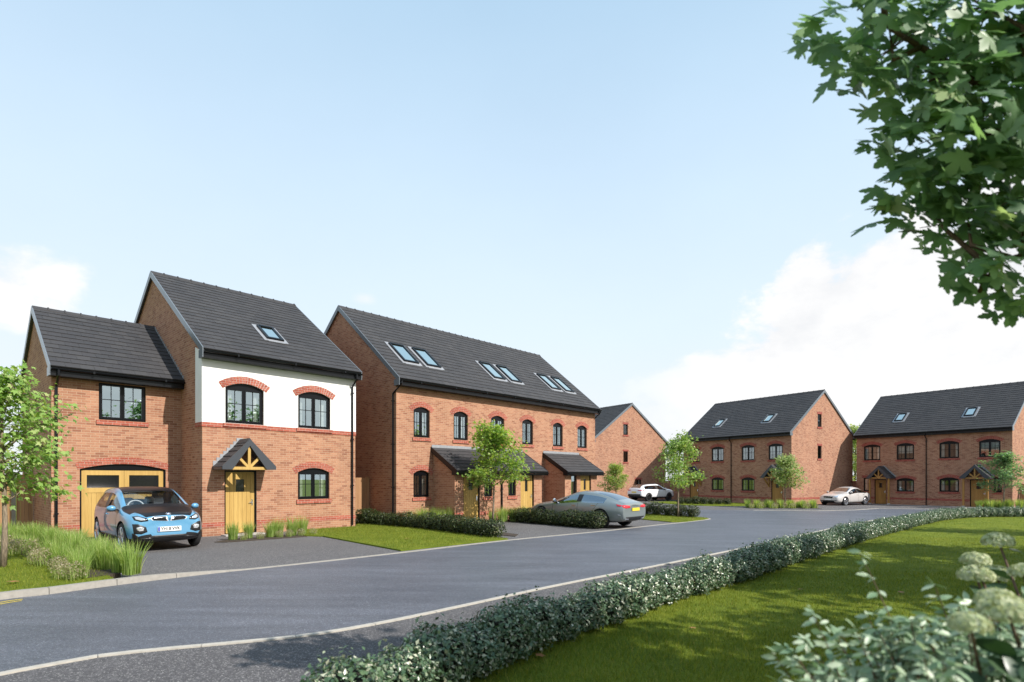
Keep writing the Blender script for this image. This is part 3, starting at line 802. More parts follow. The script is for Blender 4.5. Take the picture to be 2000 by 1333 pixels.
m4, zr4 = gable_block(h4, 0, W4, 9.63, 5.85, .34, 4.815, 9.62, f4, right_g=[wd(3.86, 4.47, 6.48, 7.55, 0, leaves=1, bars=(0, 0), curtain=0, far=True, archh=.18), wd(3.86, 4.47, 3.82, 4.90, 0, leaves=1, bars=(0, 0), curtain=0, far=True, archh=.18)], brick='brick2', seed=41)
for x in (2.55, 7.48): rooflight(h4, x, 1.15, 2.05, .66, lambda y: zr4(y), math.atan(m4), True)
gabled_porch(h4, 1.30, .92, .85, 2.20, 3.15, brackets=True, oak=M['oak2']); gabled_porch(h4, 9.55, .92, .85, 2.20, 3.15, brackets=True, oak=M['oak2'])
downpipe(h4, 5.26, 0, -1, 5.77, -.385)
b = MB(); run_boxes(b, -.008, W4 + .008, [(.72, 1.72), (9.02, 10.02)], -.009, 0, .45, .60); b.box(W4, W4 + .009, 0, 9.63, .45, .60); b.build('plinth_band', M['arch'], h4)
h5 = house_root('semi_detached_house', 29.82, 48.75, TH5, 'pair of red brick houses on the right with two oak-post porches, front wall in shade', 'house')
W5 = 10.39
f5 = [wd(.58, 1.86, 3.70, 5.04, .16, far=True), wd(3.07, 4.31, 3.70, 5.04, .16, far=True, curtain=2), wd(6.01, 7.27, 3.73, 5.05, .16, far=True), wd(8.48, 9.73, 3.75, 5.06, .16, far=True, curtain=2),
      wd(.56, 1.02, 1.08, 2.2, 0, far=True, leaves=1, bars=(0, 1)), wd(3.08, 4.31, 1.10, 2.2, .16, far=True), wd(6.01, 7.27, 1.14, 2.25, .16, far=True), wd(9.33, 9.80, 1.16, 2.25, 0, far=True, leaves=1, bars=(0, 1)), dr(1.42, 2.32, mat=M['oak2']), dr(7.93, 8.95, mat=M['oak2'])]
m5, zr5 = gable_block(h5, 0, W5, 9.66, 5.85, .34, 4.83, 9.6, f5, right_g=[wd(3.86, 4.47, 6.48, 7.55, 0, leaves=1, bars=(0, 0), curtain=0, far=True, archh=.18)], brick='brick2', seed=51)
for x in (2.45, 7.21): rooflight(h5, x, 1.15, 2.05, .64, lambda y: zr5(y), math.atan(m5), True)
gabled_porch(h5, 2.12, .88, 1.0, 2.16, 3.06, posts=True, oak=M['oak2']); gabled_porch(h5, 8.50, .88, 1.0, 2.16, 3.06, posts=True, oak=M['oak2'])
downpipe(h5, 5.16, 0, -1, 5.77, -.385)
b = MB(); run_boxes(b, -.008, W5 + .008, [(1.42, 2.32), (7.93, 8.95)], -.009, 0, .45, .60); b.build('plinth_band', M['arch'], h5)
# ------------------------------------------------------------------ ground, road, kerbs
def catmull(pts, n=6):
    P = [np.array(p, float) for p in pts]; out = []
    for i in range(len(P) - 1):
        p0 = P[max(0, i - 1)]; p1 = P[i]; p2 = P[i + 1]; p3 = P[min(len(P) - 1, i + 2)]
        for k in range(n):
            t = k / n
            out.append(.5 * (2 * p1 + (p2 - p0) * t + (2 * p0 - 5 * p1 + 4 * p2 - p3) * t * t + (3 * p1 - p0 - 3 * p2 + p3) * t ** 3))
    out.append(P[-1]); return out

def resample(pts, step):
    pts = [np.array(p, float) for p in pts]; out = [pts[0]]; acc = 0.0
    for a, b in zip(pts, pts[1:]):
        L = np.linalg.norm(b - a); d = step - acc
        while d <= L:
            out.append(a + (b - a) * d / L); d += step
        acc = (acc + L) % step if L else acc
    return out

def offset_line(P, d):
    o = []
    for i in range(len(P)):
        t = P[min(i + 1, len(P) - 1)] - P[max(i - 1, 0)]; t = t / np.linalg.norm(t); o.append(P[i] + np.array([-t[1], t[0]]) * d)
    return o

def sheet(name, pts, dz, mat, skirt=0.0, kind='structure', curb=None):
    mb = MB()
    P = [(float(p[0]), float(p[1])) for p in pts]
    ar = sum(a[0] * b[1] - b[0] * a[1] for a, b in zip(P, P[1:] + P[:1]))
    if ar < 0: P = P[::-1]
    for a, b, c in poly_holes(P, []):
        mb.face([(q.x, q.y, gz(q.x, q.y) + dz) for q in (a, b, c)])
    if skirt:
        for a, b in zip(P, P[1:] + P[:1]):
            mb.face([(a[0], a[1], gz(*a) + dz - skirt), (b[0], b[1], gz(*b) + dz - skirt), (b[0], b[1], gz(*b) + dz), (a[0], a[1], gz(*a) + dz)])
    o = mb.build(name, mat)
    return tag(o, kind=kind)

def kerb_line(name, pts, width, hfun, side=1, stone=.92, mat='concrete', base=.03):
    """row of kerb stones along pts; side=+1 puts the width to the left of travel"""
    mb = MB(); L = resample(pts, stone / 3)
    for i in range(0, len(L) - 3, 3):
        seg = L[i:i + 4]
        for j in range(3):
            a, b = seg[j], seg[j + 1]
            t = (b - a) / np.linalg.norm(b - a)
            if j == 0: a = a + t * .004
            if j == 2: b = b - t * .004
            def nrm(k):
                u = L[min(len(L) - 1, i + k + 1)] - L[max(0, i + k - 1)]; u = u / np.linalg.norm(u); return np.array([-u[1], u[0]]) * side
            na, nb = nrm(j), nrm(j + 1)
            ha, hb = hfun(i + j, len(L)), hfun(i + j + 1, len(L))
            A, B, C, D_ = a, b, b + nb * width, a + na * width
            q = [(A[0], A[1], gz(*A) - base), (B[0], B[1], gz(*B) - base), (C[0], C[1], gz(*C) - base), (D_[0], D_[1], gz(*D_) - base)]
            e = .012
            A2, B2 = a + na * e, b + nb * e
            q += [(A2[0], A2[1], gz(*A) + ha), (B2[0], B2[1], gz(*B) + hb), (C[0], C[1], gz(*C) + hb), (D_[0], D_[1], gz(*D_) + ha)]
            if side < 0: q = [q[1], q[0], q[3], q[2], q[5], q[4], q[7], q[6]]
            mb.hexa(q)
    return tag(mb.build(name, M[mat]), kind='structure')

FAR = catmull([(-12.5,-4.0), (-9.2,3.0), (-7.8,7.0), (-7.46,8.2), (-7.10,8.58), (-6.57,9.40), (-5.66,10.56), (-4.33,11.92), (-2.53,13.92), (0,16.86), (3.28,20.03), (5.86,22.87), (7.5,24.56), (9.05,26.3), (9.62,27.2), (9.5,28.0), (8.9,29.2), (7.9,30.8), (5.0,35.6)])
NEAR = catmull([(-9.5,-6.0), (-6.6,1.5), (-5.4,4.0), (-4.62,5.08), (-4.48,5.27), (-4.27,5.47), (-4.07,5.66), (-3.63,5.86), (-3.04,6.09), (-2.31,6.42), (-1.59,7.02), (-.72,7.94), (.7,9.50), (3.16,11.98), (7.49,16.48), (12.43,21.88), (15.83,25.41), (17.9,27.4), (21.5,30.3), (27,32.4), (36,33.2), (50,33.5)])
COURT = [(15.27,35.59), (19.25,35.29), (22.4,36.6), (25.21,38.78), (28.5,38.2), (32,36.6), (40,36.0), (50,36.0)]
HEDGE = catmull([(-1.9,1.9), (-1.25,3.0), (-.72,4.0), (-.06,5.05), (.6,6.0), (1.21,6.68), (2.62,8.23), (4.74,10.44), (6.44,12.33), (8.53,14.6), (11.74,17.95), (14.69,20.9), (18.22,24.4), (20.76,26.7), (23.78,28.75), (26.66,29.32), (32,29.5), (40,29.6)])

g = MB(); S = 900
g.face([(x, y, gz(x, y) - .035) for x, y in ((-S, -S), (S, -S), (S, S), (-S, S))]); tag(g.build('ground', M['lawn']), kind='structure')
drive_poly = [(-14.5,9.0), (-7.3,8.2)] + [(-6.6,9.6), (-5.7,10.7), (-2.5,14.1), (0,17), (5.9,23), (9,26.5), (15,30), (24,36), (50,36), (50,60), (12,66), (-2,60), (-20,30)]
sheet('driveway', drive_poly, .0, M['drive'])
road_poly = [tuple(p) for p in FAR] + [(9.0,37.0), (13.0,36.2)] + COURT + [tuple(p) for p in reversed(NEAR)]
sheet('road', road_poly, .006, M['road'])
pave_poly = [tuple(p) for p in NEAR] + [(50,29.2), (40,29.4)] + [tuple(p) for p in reversed(HEDGE)]
sheet('pavement', pave_poly, .006, M['pave'])
nF = len(resample(FAR, .92 / 3))
def hfar(i, n):
    L = i * .92 / 3                                           # metres from the start of the line
    return .105 if L < 15.2 else (.105 - .087 * min(1, (L - 15.2) / 1.7))
kerb_line('kerb', FAR, .125, hfar, side=1)
kerb_line('kerb', NEAR, .09, lambda i, n: .022, side=-1, mat='kerb_pale')
kerb_line('kerb', [np.array(p) for p in COURT], .10, lambda i, n: .018, side=1, mat='kerb_pale')
# double yellow lines beside the raised kerb
yl = MB()
for off, w, cut in ((.20, .04, 9.3), (.33, .04, 9.3)):
    L = [p for p in FAR if -2 < p[1] < cut - .85]
    I, J = offset_line(L, -off), offset_line(L, -off - w)
    for a, b, c, d in zip(I, J, J[1:], I[1:]):
        q = [a, b, c, d]
        yl.face([(p[0], p[1], gz(*p) + .011) for p in q])
tag(yl.build('road_marking', M['yellow']), kind='structure')
# iron drain cover in the kerb line
# lawns
near_lawn = [tuple(p) for p in offset_line(HEDGE, .34)] + [(40, -6), (-1, -6)]
sheet('lawn', near_lawn, .02, M['lawn'], .06)
lawn_a = [(-2.79,14.13), (-1.3,15.85), (-.12,17.10), (-1.1,18.1), (-2.4,19.7), (-3.8,21.2), (-5.3,22.4), (-6.4,23.2), (-6.0,21.6), (-7.45,20.0), (-7.30,19.3), (-6.62,17.95), (-5.96,17.75), (-4.6,16.2)]
sheet('lawn', lawn_a, .035, M['lawn'], .05)
lawn_b = [(7.28,30.45), (5.6,28.6), (6.2,26.3), (7.0,24.75), (7.6,24.75), (9.0,26.35), (9.50,27.2), (9.36,28.0), (8.7,29.3), (7.7,30.8)]
sheet('lawn', lawn_b, .035, M['lawn'], .05)
lawn_c = [(12.18,50.38), (13.12,43.4), (14.6,42.3), (16.88,42.0), (19.6,43.4), (21.2,45.4), (16.3,53.1), (14.9,52.0), (13.4,50.9)]
sheet('lawn', lawn_c, .03, M['lawn'], .05)
lawn_d = [(-16.5,18.5), (-14.0,15.9), (-12.9,14.8), (-10.4,12.4), (-8.3,11.0), (-6.75,9.55), (-7.20,8.64), (-7.60,8.20), (-7.93,7.0), (-9.33,3.0), (-20, 0), (-26,10)]
sheet('lawn', lawn_d, .095, M['lawn'], .12)
bed_d = [(-13.1,15.6), (-12.4,15.0), (-9.9,12.75), (-8.2,11.3), (-6.98,10.05), (-7.2,9.55), (-8.3,10.3), (-10.2,11.9), (-12.7,14.1), (-13.7,15.2)]
sheet('planting_bed', bed_d, .105, M['soil'], .1)
sheet('planting_bed', [(-8.45,16.0), (-8.1,16.0), (-6.45,17.75), (-6.95,18.2), (-8.35,16.9)], .02, M['soil'], .04)
sheet('planting_bed', [(-4.4,21.9), (-3.9,20.9), (-2.2,19.9), (.1,18.0), (.2,18.7), (-.9,20.2), (-1.6,22.2), (-3.9,22.4)], .02, M['soil'], .04)
sheet('planting_bed', [(-.4,24.2), (.1,24.7), (1.5,25.7), (2.3,26.9), (1.8,27.4), (.6,26.6), (-1.4,24.7)], .02, M['soil'], .04)
sheet('planting_bed', [(16.2,38.4), (21.3,38.7), (21.5,40.6), (16.6,40.6)], .02, M['soil'], .04)
sheet('planting_bed', [(31.8,38.0), (35.6,38.0), (35.6,39.3), (32.0,39.3)], .02, M['soil'], .04)
# pale paving strip along the house fronts on the right
a5 = np.array([math.sin(TH5), math.cos(TH5)]); b5 = np.array([-math.cos(TH5), math.sin(TH5)]); O5 = np.array([29.82, 48.75])
sheet('path', [O5 - .4 * a5 - .02 * b5, O5 + 11.2 * a5 - .02 * b5, O5 + 11.2 * a5 - 1.5 * b5, O5 - .4 * a5 - 1.5 * b5], .012, M['flag'])

# ------------------------------------------------------------------ fences and garden walls
A1 = np.array([math.sin(TH1), math.cos(TH1)]); B1 = np.array([-math.cos(TH1), math.sin(TH1)]); O1 = np.array([-9.68, 17.60]); O2 = np.array([-4.68, 22.77])
def fence(p, d, length, h, label, posts, first_gap=0.0, concrete=True):
    """close-board fence from p along unit d; the boarded face looks to the right of travel"""
    x, y = p; o = empty('garden_fence', (x, y, gz(x, y)), math.atan2(d[1], d[0])); tag(o, label, 'fence')
    rr = random.Random(int(length * 100)); mb = MB(); u = 0.0
    while u < length - .02:
        if any(q - .01 < u < q + .11 for q in posts): u += .02; continue
        w = min(.098, length - u)
        nxt = [q for q in posts if q > u]
        if nxt: w = min(w, min(nxt) - u)
        if w > .02: mb.hexa([(u, -.006 - rr.random() * .004, .16), (u + w - .006, -.014, .16), (u + w - .006, .012, .16), (u, .012, .16), (u, -.008, h + rr.uniform(-.006, .006)), (u + w - .006, -.015, h), (u + w - .006, .012, h), (u, .012, h)])
        u += max(w, .02)
    mb.build('board_panel', M['fence'], o)
    for q in posts:
        pm = MB(); pm.box(q - .005, q + .105, -.035, .075, -.2, h + .04); pm.build('post', M['concrete' if concrete else 'fence'], o)
    gb = MB(); gb.box(0, length, -.004, .03, -.1, .155); gb.build('gravel_board', M['concrete'], o)
    return o
pf = O1 + 5.28 * B1 - 3.425 * A1
fence(pf - 7.4 * A1, A1, 7.4, 1.88, 'brown close-board fence with concrete posts left of the detached house', [.05, 1.4, 3.25, 5.1, 6.86])
pf2 = O1 + 5.43 * A1 + 1.76 * B1
fence(pf2, A1, 1.74, 1.90, 'narrow brown fence closing the gap between detached house and terrace', [.0, 1.58], concrete=False)
pf3 = O5 + (W5 + .02) * a5 + 1.6 * b5
fence(pf3, a5, 6.0, 1.75, 'brown fence beside the right end of the oak-post porch houses', [1.8, 3.6], concrete=False)
def garden_wall(p, q, h, label):
    p = np.array(p); q = np.array(q); L = np.linalg.norm(q - p); d = (q - p) / L
    o = empty('garden_wall', (p[0], p[1], gz(*p)), math.atan2(d[1], d[0])); tag(o, label, 'wall')
    w = MB(); w.box(0, L, -.11, .11, -.3, h); w.build('brickwork', M['brick2'], o)
    c = MB(); n = max(2, int(L / .115))
    for k in range(n): c.box(L * k / n + .003, L * (k + 1) / n - .003, -.125, .125, h + .001, h + .105)
    c.build('coping', M['arch'], o)
a4 = np.array([math.sin(TH4), math.cos(TH4)]); b4 = np.array([-math.cos(TH4), math.sin(TH4)]); O4 = np.array([16.445, 53.99]); O3 = np.array([2.9, 60.8])
garden_wall(O4 + 3.0 * b4 - .02 * a4, O3 + 9.0 * a4 + 9.4 * b4, 1.8, 'brick garden wall between the white SUV house and the next pair')
garden_wall(O4 + W4 * a4 + 9.5 * b4, O5 + .3 * b4, 1.85, 'brick garden wall closing the gap behind the white saloon')

# ------------------------------------------------------------------ leaf meshes (numpy)
def unit(v): return v / (np.linalg.norm(v, axis=-1, keepdims=True) + 1e-9)
T_OVAL = (np.array([(0,0,0), (.45,-.30,.05), (.45,.30,.05), (1,0,-.06), (.5,0,-.02)]), [(0,1,4), (0,4,2), (1,3,4), (4,3,2)])
T_LEAF = (np.array([(0,0,0), (.22,-.15,.03), (.22,.15,.03), (.5,-.20,.03), (.5,.20,.03), (.78,-.12,.0), (.78,.12,.0), (1,0,-.08), (.22,0,0), (.5,0,-.01), (.78,0,-.03)]), [(0,1,8), (0,8,2), (1,3,9), (1,9,8), (8,9,4), (8,4,2), (3,5,10), (3,10,9), (9,10,6), (9,6,4), (5,7,10), (10,7,6)])
T_LANCE = (np.array([(0,0,0), (.35,-.13,.03), (.35,.13,.03), (.7,-.09,.02), (.7,.09,.02), (1,0,-.10)]), [(0,1,2), (1,3,2), (2,3,4), (3,5,4)])
T_LEAFW = (T_LEAF[0] * np.array([1, 1.75, 1.6]), T_LEAF[1])
def star(lobes, notch, tip=None):
    """palmate leaf: list of (angle, length) lobes with notches between; stem at the origin"""
    pts = [(0, 0, 0)]; 
    for i, (a, l) in enumerate(lobes):
        ar = R(a)
        if tip:                                                # toothed lobes
            for da, f in tip: pts.append((.18 + l * f * math.cos(ar + R(da)), l * f * math.sin(ar + R(da)), -.10 * (l * f) ** 2))
        else: pts.append((.18 + l * math.cos(ar), l * math.sin(ar), -.12 * l * l))
        if i < len(lobes) - 1:
            m = R((a + lobes[i + 1][0]) / 2); pts.append((.18 + notch * math.cos(m), notch * math.sin(m), .02))
    pts.append((.18, 0, .03))
    c = len(pts) - 1
    ring = list(range(0, c))
    return np.array(pts), [(c, ring[i], ring[(i + 1) % len(ring)]) for i in range(len(ring))]
T_STAR = star([(-125, .40), (-62, .62), (0, .82), (62, .62), (125, .40)], .34)
T_MAPLE = star([(-128, .42), (-66, .72), (0, .86), (66, .72), (128, .42)], .27, [(-26, .62), (-15, .66), (-11, .84), (0, 1.0), (11, .84), (15, .66), (26, .62)])
T_FLORET = (np.array([(-.5,0,0), (0,-.5,0), (.5,0,0), (0,.5,0), (0,0,-.12), (-.3,-.3,.02), (.3,-.3,.02), (.3,.3,.02), (-.3,.3,.02)]), [(4,0,5), (4,5,1), (4,1,6), (4,6,2), (4,2,7), (4,7,3), (4,3,8), (4,8,0)])
T_BLADE = (np.array([(0,-.028,0), (0,.028,0), (.55,.02,.06), (.55,-.02,.06), (1,0,.24)]), [(0,1,2), (0,2,3), (3,2,4)])

def raw_mesh(name, verts, tris, mat, smooth=False):
    me = bpy.data.meshes.new(name)
    n = len(tris)
    me.vertices.add(len(verts)); me.vertices.foreach_set('co', np.asarray(verts, np.float32).ravel())
    me.loops.add(n * 3); me.loops.foreach_set('vertex_index', np.asarray(tris, np.int32).ravel())
    me.polygons.add(n); me.polygons.foreach_set('loop_start', np.arange(0, n * 3, 3, dtype=np.int32))
    if smooth: me.polygons.foreach_set('use_smooth', np.ones(n, bool))
    me.materials.append(mat); me.update(calc_edges=True); me.validate()
    return me

def leaves(name, pos, nrm, dirv, size, tmpl, mat):
    tv, tf = tmpl; pos = np.asarray(pos); N = len(pos)
    nrm = unit(nrm); t = unit(dirv - nrm * (dirv * nrm).sum(1, keepdims=True)); s = np.cross(nrm, t)
    size = np.broadcast_to(np.asarray(size), (N,))[:, None, None]
    V = pos[:, None, :] + size * (tv[None, :, 0:1] * t[:, None, :] + tv[None, :, 1:2] * s[:, None, :] + tv[None, :, 2:3] * nrm[:, None, :])
    F = np.array(tf)[None] + (np.arange(N) * len(tv))[:, None, None]
    return raw_mesh(name, V.reshape(-1, 3), F.reshape(-1, 3), mat)

# ------------------------------------------------------------------ hedges: each a row of clipped shrubs
def shrub_mesh(seed, n, w, h, leaf, mat, tall=0):
    r = np.random.default_rng(seed)
    d = unit(r.normal(size=(n, 3))); 
    e = 2.7
    k = (np.abs(d) ** e).sum(1, keepdims=True) ** (-1 / e)      # rounded box
    rad = r.uniform(.62, 1.03, (n, 1)) ** .6
    bump_ = 1 + .10 * np.sin(d[:, :1] * 7 + seed) * np.cos(d[:, 1:2] * 6 + d[:, 2:] * 5)
    p = d * k * rad * bump_ * np.array([w / 2, w / 2, h / 2]) + np.array([0, 0, h / 2 + .01])
    if tall:
        q = r.integers(0, n, tall); p[q, 2] += r.uniform(.02, .10, tall) * (p[q, 2] > h * .7)
    nr = unit(d * .9 + np.array([0, 0, .55]) + r.normal(size=(n, 3)) * .55)
    dv = unit(d * .5 + np.array([0, 0, .6]) + r.normal(size=(n, 3)) * .6)
    return leaves('shrub', p, nr, dv, r.uniform(.7, 1.25, n) * leaf, T_OVAL, mat)
LAUREL = [shrub_mesh(100 + i, 2400, .56, .48, .044, M['leaf_laurel'], 200) for i in range(4)]
BOX = [shrub_mesh(120 + i, 1500, .66, .54, .052, M['leaf_box'], 160) for i in range(4)]
core = MB(); core.hexa([(-.07, -.07, 0), (.07, -.07, 0), (.07, .07, 0), (-.07, .07, 0), (-.15, -.15, .38), (.15, -.15, .38), (.15, .15, .38), (-.15, .15, .38)])
CORE = core.mesh('stem_mass', simple('hedge_twigs', (.014, .014, .008), .95))
def hedge(path, spacing, meshes, label, seed, scale=1.0, dz=0.0):
    pts = resample(path, spacing); rr = random.Random(seed)
    o = empty('clipped_hedge', (float(pts[0][0]), float(pts[0][1]), gz(*pts[0]) + dz)); tag(o, label, 'hedge')
    for p in pts:
        s = scale * rr.uniform(.90, 1.12)
        z = gz(*p) - gz(*pts[0])
        sh = link('shrub', rr.choice(meshes), o, (p[0] - pts[0][0] + rr.uniform(-.03, .03), p[1] - pts[0][1] + rr.uniform(-.03, .03), z), (0, 0, rr.choice((0, 1, 2, 3)) * math.pi / 2 + .69 + rr.uniform(-.15, .15)))
        sh.scale = (s, s, s * rr.uniform(.92, 1.10))
        link('stem_mass', CORE, sh)
    return o
hp = [np.array(p) for p in HEDGE if p[1] > 2.3 and p[0] < 34]
off = []
for i, p in enumerate(hp):
    t = hp[min(i + 1, len(hp) - 1)] - hp[max(i - 1, 0)]; t = t / np.linalg.norm(t); off.append(p + np.array([-t[1], t[0]]) * .25)
hedge(off, .49, LAUREL, 'long low glossy hedge curving along the near pavement', 5)
P_ = lambda *q: [np.array(p, float) for p in q]
hedge(P_((-6.15,23.05), (-5.0,22.25), (-3.55,21.05), (-2.12,19.5), (-.95,18.05), (-.30,17.28)), .46, BOX, 'dark low hedge between the front lawn and the terrace', 6)
hedge(P_((.05,24.95), (3.50,20.83)), .60, BOX, 'dark low hedge in front of the grey fastback car', 7, 1.10)
hedge(P_((6.7,31.4), (7.45,30.7), (9.35,27.45)), .80, BOX, 'dark low hedge along the back of the small triangular lawn', 8, 1.12)
hedge(P_((13.7,45.6), (15.6,45.0), (17.5,44.8)), .58, BOX, 'low hedge below the ground-floor window of the farther pair', 9, 1.0)

# ------------------------------------------------------------------ young trees
def tree_meshes(seed, H, base, rad, nleaf, leaf, lmat, bmat, trunk_r=.05, tmpl=T_STAR, limbs=20, spread=.17, top=.96):
    r = np.random.default_rng(seed); mb = MB()
    tp = []; x = y = 0.0
    for i in range(9):
        z = H * top * i / 8; tp.append((x, y, z)); x += r.normal() * .018 * H / 4; y += r.normal() * .018 * H / 4
    mb.tube(tp, [trunk_r * (1 - .085 * i) * (1.25 if i == 0 else 1) for i in range(9)], 8)
    def at(z):
        f = min(7.999, z / (H * top) * 8); i = int(f); f -= i
        return np.array(tp[i]) * (1 - f) + np.array(tp[i + 1]) * f
    cl = []
    for k in range(limbs):
        u = (k + r.uniform(0, .8)) / limbs
        z = base + (H * .90 - base) * u
        prof = math.sin(math.pi * min(1, (u * .80 + .20))) ** .75
        L = rad * (.45 + .62 * prof) * r.uniform(.75, 1.15) * (1 - .35 * u)
        az = k * 2.4 + r.normal() * .35; el = .35 + .55 * u + r.normal() * .15
        d = np.array([math.cos(az) * math.cos(el), math.sin(az) * math.cos(el), math.sin(el)])
        p = at(z); pts = [p]
        for j in range(4):
            d = unit(d + np.array([0, 0, .10 - .12 * j]) + r.normal(size=3) * .12); p = p + d * L / 4; pts.append(p)
        mb.tube(pts, [trunk_r * .42 * (1 - .2 * j) for j in range(5)], 5)
        for j in range(1, 5):
            cl.append((pts[j], unit(pts[j] - at(z)), .8 if j < 2 else 1.0))
            for q in range(2):
                dd = unit(d + r.normal(size=3) * .75 + np.array([0, 0, .1])); e = pts[j] + dd * L * r.uniform(.18, .34)
                if j > 1: mb.tube([pts[j], e], [trunk_r * .16, trunk_r * .08], 4); cl.append((e, dd, 1.0))
    for q in range(6): cl.append((at(H * (.80 + .03 * q)) + r.normal(size=3) * .06, np.array([0, 0, 1.0]), .9))
    w = np.array([c[2] for c in cl]); idx = r.choice(len(cl), nleaf, p=w / w.sum())
    C = np.array([c[0] for c in cl]); Dv = np.array([c[1] for c in cl])
    jit = r.normal(size=(nleaf, 3)) * np.array([spread, spread, spread * .62])
    pos = C[idx] + jit
    nr = unit(np.array([.25, -.25, .8]) + Dv[idx] * .35 + r.normal(size=(nleaf, 3)) * .45)
    dv = unit(Dv[idx] * .5 + unit(jit) * .6 + np.array([0, 0, -.35]) + r.normal(size=(nleaf, 3)) * .4)
    return mb.mesh('trunk', bmat, True), leaves('crown', pos, nr, dv, r.uniform(.65, 1.2, nleaf) * leaf, tmpl, lmat)
def plant_tree(name, ms, x, y, label, rz=0.0, s=1.0, sz=None, dz=0.0, cat='tree', group=None):
    o = empty(name, (x, y, gz(x, y) + dz), rz); o.scale = (s, s, sz or s); tag(o, label, cat, group)
    link('trunk', ms[0], o); link('crown', ms[1], o); return o
TA = tree_meshes(3, 3.95, 1.25, 1.25, 4200, .12, M['leaf_young'], M['bark'], .062, limbs=24)
TB = tree_meshes(8, 4.2, 1.35, 1.30, 4600, .12, M['leaf_young'], M['bark'], .05, limbs=26)
TC = tree_meshes(14, 3.6, 1.25, 1.10, 3200, .12, M['leaf_young2'], M['bark'], .05, limbs=22)
plant_tree('young_maple', TA, -9.71, 10.74, 'young bright green maple at the left edge with its trunk in the lawn', .6, .82, .95, dz=.09)
plant_tree('young_maple', TB, -.81, 23.3, 'young green tree in front of the terrace behind the dark hedge', 1.9)
plant_tree('young_maple', TB, 8.36, 28.31, 'young tree with a tall pale crown on the small triangular lawn', 4.0, .92, 1.0)
plant_tree('young_maple', TC, 7.1, 38.6, 'small round young tree behind the grey fastback car', 2.2, .84)
plant_tree('young_maple', TC, 19.1, 39.3, 'small young tree standing in the grass bed before the sunlit side wall', 5.3, 1.02)
TD = tree_meshes(19, 3.8, 1.3, 1.25, 3400, .12, M['leaf_maple'], M['bark'], .05, limbs=22)
plant_tree('young_maple', TD, 33.55, 38.4, 'dark shaded young tree beside the right-hand oak-post porch', 1.0, 1.0)
TG = tree_meshes(23, 9.0, 2.0, 2.6, 5200, .26, M['leaf_young2'], M['bark'], .14, limbs=30, spread=.40)
plant_tree('broadleaf_tree', TG, 42.2, 69.5, 'tall light green tree seen through the gap between the two far pairs', .4, .98)
# trees beyond the right edge and behind the viewer: they throw the shade and stand in the window reflections
TS = tree_meshes(29, 8.0, 2.2, 2.6, 1900, .34, M['leaf_maple'], M['bark_dark'], .13, limbs=30, spread=.42)
TS2 = tree_meshes(37, 9.0, 2.2, 3.2, 3600, .42, M['leaf_far'], M['bark_dark'], .16, limbs=30, spread=.5)
for i, (x, y, s, lab) in enumerate(((11.8, 6.0, .92, 'mature tree standing on the lawn outside the right edge'), (16.6, 10.6, .9, 'mature tree standing on the lawn outside the right edge'), (22.5, 16.4, .85, 'mature tree standing on the lawn outside the right edge'), (9.6, 2.6, .8, 'mature tree standing on the lawn outside the right edge'), (14.6, 7.4, .95, 'mature tree standing on the lawn outside the right edge'))):
    plant_tree('broadleaf_tree', TS, x, y, lab, i * 1.3, s, group='trees beside the lawn outside the frame')
for i, (x, y, s) in enumerate(((21, -14, .62), (11, -20, .70), (2, -18, .62), (-8, -19, .66), (30, -7, .60))):
    plant_tree('broadleaf_tree', TS2, x, y, 'mature tree across the lawn behind the viewer', i * 2.1, s, group='trees behind the viewer')

